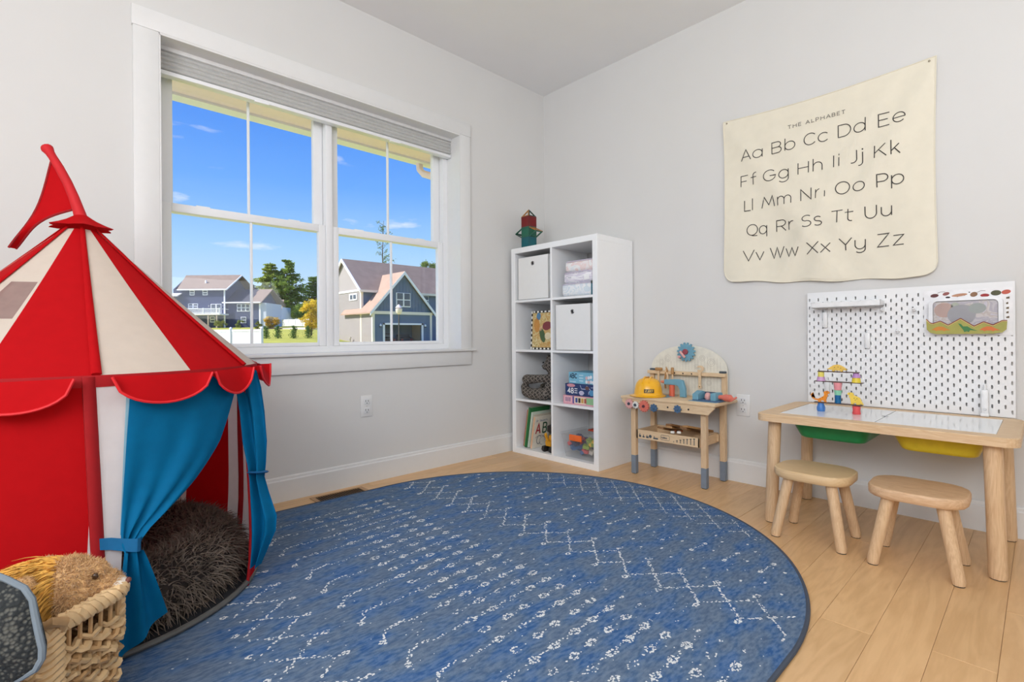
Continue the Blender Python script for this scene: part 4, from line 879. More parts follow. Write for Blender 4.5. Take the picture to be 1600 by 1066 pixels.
# ---- clear tub of toys
t = thing('clear_tub', 'clear plastic tub with orange latch full of bright toys in the bottom right cell', 'storage tub', (xf + .16, -.622, CZ[0]))
CLR, nt, b, out = node_mat('clear_plastic'); trn = nt.nodes.new('ShaderNodeBsdfTransparent'); trn.inputs[0].default_value = (.93, .93, .93, 1); msx = nt.nodes.new('ShaderNodeMixShader'); msx.inputs[0].default_value = .10; b.inputs['Base Color'].default_value = (.85, .86, .87, 1); b.inputs['Roughness'].default_value = .2
nt.links.new(trn.outputs[0], msx.inputs[1]); nt.links.new(b.outputs[0], msx.inputs[2]); nt.links.new(msx.outputs[0], out.inputs[0])
m = MB()
for k_, (a0, b0, z0, a1, b1, z1) in enumerate([(.118, .112, .002, .132, .135, .150)]):
    c0 = [(-a0, -b0), (a0, -b0), (a0, b0), (-a0, b0)]; c1 = [(-a1, -b1), (a1, -b1), (a1, b1), (-a1, b1)]
    m.add([(x, y, z0) for x, y in c0] + [(x, y, z1) for x, y in c1], [(0, 1, 2, 3), (0, 1, 5, 4), (1, 2, 6, 5), (2, 3, 7, 6), (3, 0, 4, 7)])
m.build('tub', CLR, t, fix=False); MB().box((-.140, -.143, .148), (.140, .143, .164), .006).build('lid', CLR, t)
MB().box((-.147, -.040, .118), (-.136, .060, .158), .004).build('latch', MAT((240, 112, 48), .4), t, label='orange latch')
MB().box((.0, -.13, .1645), (.12, .02, .176), .005).build('lid_handle', MAT((206, 72, 40), .4), t, label='red orange handle')
CN = ['mid blue', 'dark blue', 'pale blue', 'navy', 'salmon pink', 'red', 'lime green', 'olive green', 'yellow', 'coral', 'purple', 'cream']
R_ = random.Random(5); cols = [(58, 104, 158), (48, 86, 140), (66, 110, 160), (40, 50, 96), (216, 92, 92), (200, 68, 74), (168, 190, 84), (150, 176, 70), (240, 200, 80), (232, 130, 120), (84, 60, 110), (236, 226, 214)]
for i in range(40):
    y = R_.uniform(-.095, .095); z = .016 + R_.random() * .088; x = R_.uniform(-.092, .06)
    if y > 0.0: c = cols[R_.choice((0, 1, 2))] if z < .065 else cols[R_.choice((4, 5, 3, 10))]
    else: c = cols[R_.choice((4, 9, 11))] if z < .045 else cols[R_.choice((6, 7, 7, 8, 3))]
    o = thing('toy_brick', CN[cols.index(c)] + ' toy brick inside the clear tub', 'toy brick', (xf + .16 + x, -.622 + y, CZ[0] + z + .012), R_.uniform(0, 3), 'bright toy bricks in the clear tub', None)
    o.rotation_euler = (R_.uniform(-.6, .6), R_.uniform(-.6, .6), R_.uniform(0, 3)); s_ = R_.uniform(.015, .021)
    q = MB(); q.box((-s_ * 1.3, -s_, -s_ * .7), (s_ * 1.3, s_, s_ * .7), .002); q.build('block', MAT(c, .4), o)
    q = MB(); [q.lathe([(s_ * .32, s_ * .7), (s_ * .32, s_ * .95)], 8, T(dx * s_ * .65, dy * s_ * .45, 0)) for dx in (-1, 1) for dy in (-1, 1)]; q.build('studs', MAT(c, .4), o)
# ---- magnetic tile rocket on top of the shelf
t = thing('tile_rocket', 'translucent magnetic tile rocket with side fins on top of the cube shelf', 'toy', (-.335, -.158, KH), math.radians(0))
def TILE(c):
    key = ('tile', c)
    if key in _mats: return _mats[key]
    m, nt, b, out = node_mat('tile'); trn = nt.nodes.new('ShaderNodeBsdfTransparent'); trn.inputs[0].default_value = L3(c); msx = nt.nodes.new('ShaderNodeMixShader'); msx.inputs[0].default_value = .55; b.inputs['Base Color'].default_value = L3(c); b.inputs['Roughness'].default_value = .15
    nt.links.new(trn.outputs[0], msx.inputs[1]); nt.links.new(b.outputs[0], msx.inputs[2]); nt.links.new(msx.outputs[0], out.inputs[0]); _mats[key] = m; return m
def tile(poly, M, c, th=.006, rim=.0055, solid=True):
    """one tile: a coloured frame round a clear pane"""
    cx = sum(p[0] for p in poly) / len(poly); cy = sum(p[1] for p in poly) / len(poly); n = len(poly); m = MB()
    q = 1 - rim * 2.6 / max(math.hypot(p[0] - cx, p[1] - cy) for p in poly); inn = [(cx + (p[0] - cx) * q, cy + (p[1] - cy) * q) for p in poly]
    v = [(x, y, z) for z in (-th / 2, th / 2) for pl in (poly, inn) for x, y in pl]; f = []
    for i in range(n):
        j = (i + 1) % n; f += [(i, j, n + j, n + i), (2 * n + i, 3 * n + i, 3 * n + j, 2 * n + j), (i, 2 * n + i, 2 * n + j, j), (n + i, n + j, 3 * n + j, 3 * n + i)]
    m.add(v, f, M); fr_ = m.build('tile_frame', MAT(tuple(int(k * .72) for k in c), .25), t)
    if solid: m = MB(); m.prism(inn, .003, M @ T(0, 0, -.0015)); m.build('tile_pane', TILE(c), fr_)
S = .074; FRT = Matrix(((0, 0, 1, 0), (1, 0, 0, 0), (0, 1, 0, 0), (0, 0, 0, 1)))     # tile plane: local x -> Y, y -> Z
sq = [(-S / 2, 0), (S / 2, 0), (S / 2, S), (-S / 2, S)]
TEAL, GRN, RD, ORG, BRW, DGR = (36, 128, 140), (58, 140, 112), (158, 44, 46), (236, 160, 74), (120, 92, 70), (44, 96, 84)
for i, c in enumerate((TEAL, GRN, RD)):
    z = i * S + .001
    for x in (-S / 2, S / 2): tile(sq, T(x, 0, z) @ FRT, c)
    for y in (-S / 2, S / 2): tile(sq, T(0, y, z) @ Matrix(((1, 0, 0, 0), (0, 0, 1, 0), (0, 1, 0, 0), (0, 0, 0, 1))), c)
tri = [(-S / 2, 0), (S / 2, 0), (0, .066)]; z = 3 * S + .001; an = math.asin((S / 2) / .066)
for a, c in ((0, ORG), (PI / 2, BRW), (PI, ORG), (3 * PI / 2, DGR)): tile(tri, T(0, 0, z) @ RZ(a) @ T(S / 2, 0, 0) @ Matrix.Rotation(-an, 4, 'Y') @ FRT, c, solid=False)
for sgn, cs in ((1, (GRN, DGR)), (-1, (ORG, GRN))):
    yb = sgn * (S / 2 + .003)
    for c, (a_, b_) in zip(cs, (((0, 2 * S - .006), (.062, 1.5 * S)), ((.062, 1.5 * S), (0, S + .004)))):
        p0_, p1_ = Vector((0, yb + sgn * a_[0], a_[1])), Vector((0, yb + sgn * b_[0], b_[1])); d_ = p1_ - p0_; L_ = d_.length
        ax = d_.normalized(); M = Matrix(((0, 1, 0, 0), (ax.y, 0, 0, p0_.y), (ax.z, 0, 0, p0_.z), (0, 0, 0, 1)))
        nz_ = Vector((M[0][0], M[1][0], M[2][0])).cross(Vector((1, 0, 0))); M[0][2], M[1][2], M[2][2] = nz_
        tile([(0, -S / 2), (L_, -S / 2), (L_, S / 2), (0, S / 2)], M, c, solid=False)
# ================================================================== toy workbench
wbx = thing('toy_workbench', 'wooden toy workbench with grey painted feet and gear wheels along its apron', 'toy workbench', (-.165, -1.205, 0))
PINE = WOOD((232, 204, 166), (214, 182, 142), 'Y', 10, 10, .5); PINEZ = WOOD((228, 198, 160), (208, 174, 134), 'Z', 10, 10, .5); PINEX = WOOD((228, 198, 160), (208, 174, 134), 'X', 10, 10, .5)
GPAINT = MAT((124, 136, 150), .55); TBLUE = MAT((112, 164, 186), .5); DBLUE = MAT((74, 106, 138), .5); PINK = MAT((226, 170, 166), .5); CORAL = MAT((222, 118, 100), .5); CREAMP = MAT((232, 228, 214), .6)
def wp(name, mb, m, par=wbx, **k): return mb.build(name, m, par, world=True, **k)
XF, XB, YL_, YR_ = -.268, -.052, -.982, -1.424
for x, y in ((XF, YL_), (XF, YR_), (XB, YL_ - .002), (XB, YR_ - .008)):
    l = wp('leg', MB().box((x - .0155, y - .0155, .112), (x + .0155, y + .0155, .455), .002, 1), PINEZ)
    wp('painted_foot', MB().box((x - .0158, y - .0158, .003), (x + .0158, y + .0158, .113), .002, 1), GPAINT, l, label='grey painted foot'); wp('foot_pad', MB().box((x - .012, y - .012, 0), (x + .012, y + .012, .003)), BLACK, l)
wp('bench_top', MB().box((-.322, -1.508, .456), (-.036, -.920, .472), .003), PINE)
ap = MB(); ap.prism([(-.926, .456), (-1.500, .456), (-1.500, .445), (-1.466, .409), (-.962, .409), (-.926, .438)], .013, Matrix(((0, 0, 1, -.317), (1, 0, 0, 0), (0, 1, 0, 0), (0, 0, 0, 1))), .0015); wp('apron', ap, PINE)
wp('back_apron', MB().box((-.060, -1.44, .415), (-.048, -.97, .456)), PINE)
ad = MB(); ad.box((-.235, -1.18, .4722), (-.10, -1.05, .4732)); ad.box((-.27, -1.49, .4722), (-.10, -1.33, .4732)); wp('work_mat', ad, MAT((126, 164, 184), .6), label='blue printed work mats')
for y in (-1.232, -1.284, -1.357): wp('peg_hole', MB().lathe([(.0052, 0), (.0052, .0006)], 12, T(-.3172, y, .430) @ Matrix.Rotation(-PI / 2, 4, 'Y')), BLACK)
def gear_poly(r, n, d):
    p = []
    for i in range(n):
        a = 2 * PI * i / n; w = PI / n
        for da, rr in ((-.62, r - d), (-.38, r), (.38, r), (.62, r - d)): p.append((rr * math.cos(a + da * w), rr * math.sin(a + da * w)))
    return p
def gear(y, z, r, n, m, hub, lab, x=-.332, rot=0.0):
    M = T(x, y, z) @ Matrix.Rotation(PI / 2, 4, 'Y') @ RZ(rot); g = MB(); g.prism(gear_poly(r, n, r * .2), .009, M @ T(0, 0, -.0045), .0012); o = wp('gear', g, m, label=lab)
    wp('axle', MB().lathe([(.007, -.012), (.009, -.010), (.009, .014)], 6, M), hub, o); return o
gear(-.988, .430, .030, 14, PINK, MAT((66, 70, 84), .5), 'pale pink gear wheel'); gear(-1.034, .427, .022, 11, MAT((236, 234, 226), .5), MAT((66, 78, 92), .5), 'white gear wheel', -.336); gear(-1.088, .424, .035, 14, CORAL, MAT((96, 56, 64), .5), 'coral gear wheel', rot=.2)
gear(-1.152, .420, .024, 8, DBLUE, DBLUE, 'dark blue gear wheel'); gear(-1.2995, .428, .023, 8, DBLUE, DBLUE, 'second dark blue gear wheel')
# back board with rounded top
arcp = [(-.957, .456)] + [(-1.2035 + .2465 * math.cos(a), .628 + .148 * math.sin(a)) for a in [PI * i / 26 for i in range(27)]] + [(-1.450, .456)]
bb = MB(); bb.prism(arcp, .008, Matrix(((0, 0, 1, -.032), (1, 0, 0, 0), (0, 1, 0, 0), (0, 0, 0, 1))), .001); wp('back_board', bb, CREAMP, label='cream rounded back board')
dr = MB(); put = lambda y, z: (-.0327, y, z); R_ = random.Random(3)
for cy, cz, r in ((-1.03, .668, .018), (-1.075, .695, .020), (-1.30, .700, .017), (-1.355, .676, .022), (-1.265, .650, .014), (-1.34, .555, .015)):
    for q in (1, .55): ribbon(dr, [(cy + r * q * math.cos(a), cz + r * q * math.sin(a)) for a in [2 * PI * i / 18 for i in range(19)]], .0016, put)
for i in range(22):
    y = -1.0 - .41 * i / 21; ribbon(dr, [(y, .49), (y, .60)], .0012, put); ribbon(dr, [(y, .625), (y, .625 + .05 + R_.random() * .04)], .0012, put)
wp('printed_outlines', dr, MAT((196, 190, 176), .7), label='pale grey printed gears and grooves', kind='stuff', fix=False)
for y in (-.972, -1.436): wp('post', MB().box((-.052, y - .014, .472), (-.032, y + .014, .600), .002, 1), PINEZ)
rl = wp('tool_rail', MB().box((-.078, -1.452, .597), (-.040, -.955, .617), .002, 1), PINE)
for y in (-1.035, -1.09, -1.145, -1.2, -1.255, -1.31): wp('peg_hole', MB().lathe([(.0045, 0), (.0045, .0006)], 12, T(-.0782, y, .607) @ Matrix.Rotation(-PI / 2, 4, 'Y')), BLACK, rl)
for y in (-.983, -1.432): wp('peg_block', MB().box((-.066, y - .017, .617), (-.040, y + .017, .629), .002, 1), MAT((74, 84, 92), .6), label='dark grey peg')
wp('saw_wheel', MB().prism(gear_poly(.058, 15, .010), .012, T(-.056, -1.210, .736) @ Matrix.Rotation(PI / 2, 4, 'Y') @ T(0, 0, -.006), .0015), TBLUE, label='light blue saw wheel')
cr_ = wp('crank', MB().prism(ell(0, 0, .017, .017), .008, T(-.068, -1.210, .738) @ Matrix.Rotation(PI / 2, 4, 'Y') @ T(0, 0, -.004), .001), MAT((150, 70, 80), .5), label='dark pink crank hub')
d_ = MB(); d_.obox(T(-.076, -1.196, .722) @ Matrix.Rotation(math.radians(-40), 4, 'X'), (.008, .014, .05), .003); wp('crank_arm', d_, PINK, cr_); wp('crank_knob', MB().lathe([(.008, 0), (.009, .010), (.006, .016)], 12, T(-.078, -1.180, .706) @ Matrix.Rotation(-PI / 2, 4, 'Y')), PINK, cr_)
# tray under the bench
tx0, tx1, ty0, ty1 = -.282, -.048, -1.402, -1.004
tp = MB(); tp.box((tx0, ty0, .219), (tx0 + .009, ty1, .272), .001, 1); tray = wp('tray', tp, PINE)
tp = MB(); tp.box((tx1 - .009, ty0, .219), (tx1, ty1, .272)); tp.box((tx0, ty0, .219), (tx1, ty0 + .009, .272)); tp.box((tx0, ty1 - .009, .219), (tx1, ty1, .272)); tp.box((tx0 + .009, ty0 + .009, .219), (tx1 - .009, ty1 - .009, .225)); wp('tray_box', tp, PINEX, tray)
for y in (ty1 - .0005, ty0 - .0115): wp('tray_bracket', MB().box((XF - .002, y, .226), (XF + .02, y + .012, .266)), PINE, tray); wp('tray_bracket', MB().box((XB - .02, y, .226), (XB + .002, y + .012, .266)), PINE, tray)
pt = MB(); put = lambda y, z: (tx0 - .0004, y, z)
def mark(y0, y1, z0, z1): pt.box((tx0 - .0006, y1, z0), (tx0 - .0001, y0, z1))
for i, (y, w, h) in enumerate(((-1.022, .010, .012), (-1.046, .010, .008), (-1.070, .012, .010), (-1.118, .022, .009))): mark(y, y - w * 1.4, .229, .229 + h); mark(y - .004, y - .008, .229 + h, .229 + h + .009)
pt.lathe([(.0095, 0), (.0095, .0005)], 14, T(tx0 - .0001, -1.098, .241) @ Matrix.Rotation(-PI / 2, 4, 'Y'))
for i, h in enumerate((.006, .014, .020, .026, .030, .034, .038)):
    y = -1.246 - i * .0205; mark(y, y - .004, .229, .229 + h)
    if i: mark(y + .003, y - .007, .229 + h - .004, .229 + h)
box_ = [(-1.172, .232), (-1.216, .232), (-1.222, .238), (-1.222, .254), (-1.216, .260), (-1.172, .260), (-1.166, .254), (-1.166, .238), (-1.172, .232)]
ribbon(pt, box_, .0018, put); word(pt, 'toolbox', -1.170, .241, .009, .0022, lambda x, z: (tx0 - .0004, -1.170 - (x + 1.170), z), .18, .5)
wp('printed_tools', pt, MAT((70, 82, 92), .6), tray, label='dark printed tool icons', kind='stuff', fix=False)
DK = WOOD((146, 104, 60), (104, 70, 40), 'X', 10, 8, .5); MDW = WOOD((188, 142, 88), (160, 116, 68), 'X', 10, 8, .5)
for i, (y, z, a, m, lab, tl) in enumerate(((-1.150, .258, .10, DK, 'dark brown wooden slat at the left of the workbench tray pile', .05), (-1.185, .264, .25, MDW, 'mid brown wooden slat second from the left in the workbench tray', .08), (-1.225, .270, -.1, DK, 'dark wooden slat in the middle of the workbench tray pile', -.05), (-1.262, .276, .35, MDW, 'tan wooden slat laid askew across the workbench tray pile', .06), (-1.300, .268, .05, DK, 'dark wooden slat on the right side of the workbench tray', .1), (-1.335, .272, -.2, MDW, 'tan slat at the right end of the workbench tray', -.06))):
    t = thing('wooden_slat', lab, 'toy slat', (-.160, y, z + .016 + .006 * (i % 3)), a, 'loose slats in the workbench tray'); t.rotation_euler = (tl * 2.5, .22, a); MB().box((-.12, -.019, -.006), (.115, .019, .006), .002).build('slat', m, t); MB().lathe([(.004, 0), (.004, .0004)], 10, T(-.085, 0, .005)).build('screw_hole', BLACK, t)
for i, (y, lab) in enumerate(((-1.232, 'small white capped orange bolt lying in the tray, left of two'), (-1.272, 'small white capped orange bolt lying in the tray, right of two'))):
    t = thing('toy_bolt', lab, 'toy bolt', (-.262, y, .284 + .004 * i), .4, 'toy bolts in the workbench tray'); MB().obox(T(-.012, 0, 0), (.018, .022, .013), .003).build('bolt_head', MAT((236, 232, 224), .5), t); MB().tube([(-.003, 0, 0), (.06, -.01, -.004)], .0055, 8).build('shank', MAT((206, 112, 66), .5), t)
# vice on the right end
vi = wp('vice', MB().box((-.250, -1.500, .4735), (-.150, -1.345, .480), .002), DBLUE, label='blue toy vice')
v_ = MB(); v_.prism([(0, 0), (.085, 0), (.085, .040), (.055, .046), (.0, .030)], .034, T(-.250, -1.345, .480) @ Matrix.Rotation(PI / 2, 4, 'X') @ T(0, 0, 0), .003); wp('vice_jaw', v_, TBLUE, vi)
wp('vice_jaw', MB().box((-.250, -1.478, .480), (-.160, -1.448, .520), .003), TBLUE, vi); wp('vice_back', MB().box((-.168, -1.448, .480), (-.155, -1.375, .518), .002), MAT((58, 78, 104), .5), vi)
wp('clamp_block', MB().lathe([(.014, 0), (.020, .012), (.016, .030), (.008, .038)], 8, T(-.205, -1.415, .480)), PINK, vi, label='pink block held in the vice')
wp('vice_screw', MB().tube([(-.205, -1.478, .498), (-.205, -1.500, .498), (-.205, -1.512, .498), (-.205, -1.540, .496), (-.205, -1.553, .495)], [.012, .014, .019, .020, .008], 10), CORAL, vi, label='coral vice screw'); wp('vice_handle', MB().tube([(-.235, -1.556, .488), (-.18, -1.560, .500)], .0055, 8), CORAL, vi)
# drill
t = thing('toy_drill', 'light blue toy drill with coral bit standing on the workbench', 'toy drill', (-.150, -1.195, .4735), math.radians(90))
MX = Matrix(((1, 0, 0, 0), (0, 0, -1, 0), (0, 1, 0, 0), (0, 0, 0, 1)))
b_ = MB(); b_.prism([(.075, .068), (.075, .098), (-.015, .104), (-.045, .098), (-.060, .05), (-.062, .0), (-.026, .0), (-.026, .04), (-.016, .062), (.0, .068)], .024, T(0, .012, 0) @ MX, .004); b_.build('body', TBLUE, t)
b_ = MB(); b_.tube([(.075, 0, .083), (.086, 0, .083), (.100, 0, .083)], [.011, .009, .006], 10); b_.build('chuck', MAT((232, 140, 110), .5), t, label='coral chuck'); MB().lathe([(.0165, 0), (.0165, .068)], 16, T(.028, 0, .0)).build('battery', MAT((216, 104, 78), .5), t, label='coral cylinder under the drill')
# hard hat
t = thing('hard_hat', 'bright yellow toy hard hat with dark name plate on the workbench', 'hard hat', (-.222, -1.050, .473), math.radians(20))
HY = MAT((252, 186, 22), .28, noise=.02, coat=.4); pr_ = [(.0, .108), (.03, .107), (.055, .098), (.070, .082), (.079, .060), (.084, .034), (.087, .014), (.094, .006), (.096, .002), (.092, .002), (.084, .008)]
MB().lathe(pr_[::-1], 40, None, True, 1.08, .96).build('shell', HY, t)
for y in (-.018, .018): MB().tube([(.075 * math.cos(a) * 1.0, y, .060 + .046 * math.sin(a) + .006) for a in [math.radians(20 + 140 * i / 14) for i in range(15)]], .006, 6).build('ridge', HY, t)
br = MB(); br.lathe([(.090, .004), (.106, .001), (.107, .004), (.090, .010)], 40, T(-.010, 0, 0)); br.build('brim', HY, t)
th = math.radians(196); np_ = MB()
def onhat(u, v): a = th - u / .084; r = .0872 - max(0, (v - .030)) * .16; return (r * 1.08 * math.cos(a), r * .96 * math.sin(a), v)
for i in range(10): u0, u1 = -.030 + .006 * i, -.024 + .006 * i; np_.add([onhat(u0, .026), onhat(u1, .026), onhat(u1, .048), onhat(u0, .048)], [(0, 1, 2, 3)])
np_.build('name_plate', MAT((70, 58, 40), .5), t, label='dark name plate', fix=False)
m = MB(); th_put = lambda x, y: tuple(Vector(onhat(x, y)) * 1.006); word(m, 'TOOLS', -.024, .031, .012, .0026, th_put, .2, .6); m.build('lettering', MAT((226, 190, 96), .5), t, label='pale lettering on the plate', fix=False)
MB().tube([(-.02, 0, .108), (.0, 0, .112), (.02, 0, .109)], .006, 8).build('crest', MAT((196, 136, 20), .4), t)
# hung wooden tools
def htool(y, name, label, build):
    t = thing(name, label, 'toy tool', (-.086, y, .607), 0); build(t); return t
FL = Matrix(((0, 0, 1, 0), (1, 0, 0, 0), (0, 1, 0, 0), (0, 0, 0, 1)))
def wrench(t):
    m = MB(); out = [(.007, -.062), (.011, -.07), (.009, -.080), (0, -.084), (-.009, -.080), (-.011, -.07), (-.007, -.062), (-.008, .012), (-.022, .022), (-.026, .040), (-.014, .052), (.004, .052), (.016, .046), (.012, .040), (-.004, .040), (-.010, .033), (-.006, .026), (.012, .027), (.014, .019), (.008, .012)]
    m.prism(out, .008, FL @ T(0, 0, -.004), .0012); m.build('body', PINE, t); MB().lathe([(.0032, 0), (.0032, .0006)], 10, T(-.0042, 0, -.072) @ Matrix.Rotation(-PI / 2, 4, 'Y')).build('hole', BLACK, t)
htool(-1.310, 'toy_wrench', 'pale wooden toy spanner hanging at the right of the tool rail', wrench)
def hammer(t):
    m = MB(); m.box((-.004, -.006, -.095), (.004, .006, .02), .002); m.build('handle', PINEZ, t); MB().box((-.009, -.026, .012), (.009, .020, .030), .004).build('head', MDW, t)
htool(-1.040, 'toy_hammer', 'small wooden toy hammer hanging at the left end of the rail', hammer)
def pliers(t):
    for s in (-1, 1): m = MB(); m.tube([(0, s * .002, .036), (0, s * -.006, .014), (0, s * .004, -.004), (0, s * .012, -.05), (0, s * .007, -.098)], [.004, .006, .006, .006, .005], 8); m.build('jaw', MDW if s > 0 else PINEZ, t)
htool(-1.095, 'toy_pliers', 'wooden toy pliers hanging beside the toy hammer', pliers)
def driver(t): MB().tube([(0, 0, .034), (0, 0, .03), (0, 0, -.004), (0, 0, -.008)], [.006, .009, .009, .005], 10).build('handle', MDW, t); MB().tube([(0, 0, -.006), (0, 0, -.095)], .005, 8).build('shaft', PINEZ, t)
htool(-1.135, 'toy_screwdriver', 'wooden toy screwdriver hanging left of the toy drill', driver)
# ================================================================== play table
tb_ = thing('play_table', 'birch play table with white tops and green and yellow bins below', 'table', (-.305, -2.229, 0))
def tp_(name, mb, m, par=tb_, **k): return mb.build(name, m, par, world=True, **k)
TX0, TX1, TY0, TY1, TZ = -.585, -.028, -2.648, -1.810, .49; IX0, IX1, IY0, IY1 = -.512, -.080, -2.588, -1.884
def rrect(x0, y0, x1, y1, r, n=6): return [(cx + r * math.cos(math.radians(a0 + 90 * i / n)), cy + r * math.sin(math.radians(a0 + 90 * i / n))) for cx, cy, a0 in ((x1 - r, y1 - r, 0), (x0 + r, y1 - r, 90), (x0 + r, y0 + r, 180), (x1 - r, y0 + r, 270)) for i in range(n + 1)]
outp = rrect(TX0, TY0, TX1, TY1, .045); N_ = len(outp)
inn = [(min(max(x, IX0), IX1), min(max(y, IY0), IY1)) for x, y in outp]
for q in range(4):                                                  # snap ring corners of the opening
    for i in range(7): inn[q * 7 + i] = ((IX1, IY1), (IX0, IY1), (IX0, IY0), (IX1, IY0))[q]
f_ = MB(); bv = .003
ringz = [[(x, y, TZ - .032) for x, y in outp], [(x, y, TZ - bv) for x, y in outp], [(x + (.003 if x < -.3 else -.003), y + (.003 if y < -2.2 else -.003), TZ) for x, y in outp], [(x, y, TZ) for x, y in inn], [(x, y, TZ - .012) for x, y in inn], [(x, y, TZ - .032) for x, y in inn]]
f_.grid([[r_[i] for r_ in ringz + [ringz[0]]] for i in range(N_)], smooth=False, closed=True); tp_('top_frame', f_, BIRCH)
ymid = -2.236
WTOP = MAT((238, 240, 241), .22, noise=.006, coat=.3)
for a, c in ((IY1 - .001, ymid + .0015), (ymid - .0015, IY0 + .001)): tp_('white_top', MB().box((IX0 + .001, c, TZ - .010), (IX1 - .001, a, TZ - .0015), .001, 1), WTOP)
tp_('finger_notch', MB().lathe([(.012, 0), (.012, .0006)], 16, T(-.30, ymid, TZ - .0014)), MAT((150, 150, 150), .6))
tp_('bin_rail', MB().box((-.49, ymid - .012, .442), (-.10, ymid + .012, .459)), BIRCHX)
def leg(x, y, sx, sy, r0, r1, z1, zf=.003):
    m = MB(); m.tube([(x + sx, y + sy, z1), (x, y, zf + .012), (x - sx * .01, y - sy * .01, zf)], [r0, r1, r1 - .002], 10); return m
for x, y in ((-.520, -1.853), (-.062, -1.862), (-.540, -2.590), (-.062, -2.600)):
    l = tp_('leg', leg(x, y, .022 if x < -.3 else -.012, -.012 if y > -2.2 else .012, .0265, .0262, TZ - .030), BIRCHZ); tp_('foot_pad', MB().lathe([(.022, 0), (.022, .004)], 16, T(x, y, 0)), BLACK, l)
def tub(name, y0, y1, m, label):
    t = thing(name, label, 'storage tray', (-.30, (y0 + y1) / 2, .388), 0, 'coloured trays under the play table'); w = (y1 - y0) / 2; d = .20; b = MB()
    rg = [[(x, y, z) for x, y in rrect(-d + dx, -w + dx, d - dx, w - dx, .035, 5)] for dx, z in ((.030, 0), (.024, .004), (.020, .012), (.004, .052), (.0, .0575), (.007, .0575), (.012, .05), (.03, .008))]
    n = len(rg[0]); b.grid([[r_[i] for r_ in rg] for i in range(n)], closed=True); b.add(rg[0], [tuple(range(n))[::-1]]); b.add(rg[-1], [tuple(range(n))]); b.build('tray', m, t)
    MB().box((-d - .004, -w - .004, .0565), (-d + .012, w + .004, .0605), .0015).build('rim', m, t)
tub('green_tray', -2.222, -1.932, MAT((30, 140, 82), .35, trans=.1), 'green plastic tray hanging under the left side of the play table')
tub('yellow_tray', -2.562, -2.290, MAT((236, 212, 56), .35, trans=.25), 'yellow plastic tray hanging under the right side of the play table')
# ================================================================== stools
def stool(name, c, w, d, rz, label, sp, grain):
    t = thing(name, label, 'stool', (c[0], c[1], 0), rz, 'birch stools at the play table'); Z1 = .283; m = MB()
    out = [(x, y) for x, y in rrect(-d / 2, -w / 2, d / 2, w / 2, .085, 4)]; n = len(out); sc = lambda k, z: [(x * k, y * k, z) for x, y in out]
    rg = [sc(.955, Z1 - .036), sc(.985, Z1 - .031), sc(1, Z1 - .024), sc(1, Z1 - .008), sc(.985, Z1 - .002), sc(.955, Z1)]
    m.grid([[r_[i] for r_ in rg] for i in range(n)], closed=True); m.add(rg[0], [tuple(range(n))[::-1]]); m.add(rg[-1], [tuple(range(n))]); m.build('seat', grain, t)
    for sx in (-1, 1):
        for sy in (-1, 1):
            x, y = sx * sp[0], sy * sp[1]; l = leg(x, y, -sx * .034, -sy * .042, .0205, .0195, Z1 - .034).build('leg', BIRCHZ, t); MB().lathe([(.0165, 0), (.0165, .004)], 14, T(x, y, 0)).build('foot_pad', BLACK, l)
stool('stool', (-.572, -2.045), .282, .250, 0, 'birch stool standing under the green tray side of the table', (.108, .118), WOOD((226, 196, 152), (214, 180, 134), 'Y', 7, 7, .45))
stool('stool', (-.588, -2.383), .286, .258, .02, 'birch stool with bold end grain under the yellow tray side', (.112, .118), WOOD((224, 188, 150), (202, 160, 120), 'Y', 12, 5, .45))
# ================================================================== pegboard
PX, PT = -.022, .004; PY0, PY1, PZ0, PZ1 = -1.862, -2.622, .4915, 1.051
pb = thing('pegboard', 'white slotted pegboard on the wall behind the play table', 'pegboard', (PX, (PY0 + PY1) / 2, PZ0))
PBW = MAT((238, 239, 240), .4, noise=.006); m = MB(); NC = 38; pit = (PY0 - PY1) / NC
def slab(y0, y1, z0, z1): m.box((PX, y1, z0), (PX + PT, y0, z1))
V_ = []; F_ = []
def q4(a, b_, c, d): o = len(V_); V_.extend((a, b_, c, d)); F_.append((o, o + 1, o + 2, o + 3))
for i in range(NC):
    y0 = PY0 - i * pit; y1 = y0 - pit; yc = (y0 + y1) / 2; hw, hh = .0030, .0082; cen = [PZ0 + (.022 if i % 2 else .042) + .04 * k for k in range(14)]; cen = [c for c in cen if c + hh < PZ1 - .01]
    for x in (PX, PX + PT):
        q4((x, y0, PZ0), (x, yc + hw, PZ0), (x, yc + hw, PZ1), (x, y0, PZ1)); q4((x, yc - hw, PZ0), (x, y1, PZ0), (x, y1, PZ1), (x, yc - hw, PZ1))
        zz = PZ0
        for c in cen + [None]:
            z2 = (c - hh) if c else PZ1; q4((x, yc + hw, zz), (x, yc - hw, zz), (x, yc - hw, z2), (x, yc + hw, z2)); zz = (c + hh) if c else PZ1
            if c:                                                   # softened slot corners
                for sy in (-1, 1):
                    for sz in (-1, 1): o = len(V_); V_.extend(((x, yc + sy * hw, c + sz * hh), (x, yc + sy * hw, c + sz * (hh - .002)), (x, yc + sy * .001, c + sz * hh))); F_.append((o, o + 1, o + 2))
    for c in cen:
        for sy in (-1, 1): q4((PX, yc + sy * hw, c - hh), (PX + PT, yc + sy * hw, c - hh), (PX + PT, yc + sy * hw, c + hh), (PX, yc + sy * hw, c + hh))
        for sz in (-1, 1): q4((PX, yc - hw, c + sz * hh), (PX + PT, yc - hw, c + sz * hh), (PX + PT, yc + hw, c + sz * hh), (PX, yc + hw, c + sz * hh))
for y in (PY0, PY1): q4((PX, y, PZ0), (PX + PT, y, PZ0), (PX + PT, y, PZ1), (PX, y, PZ1))
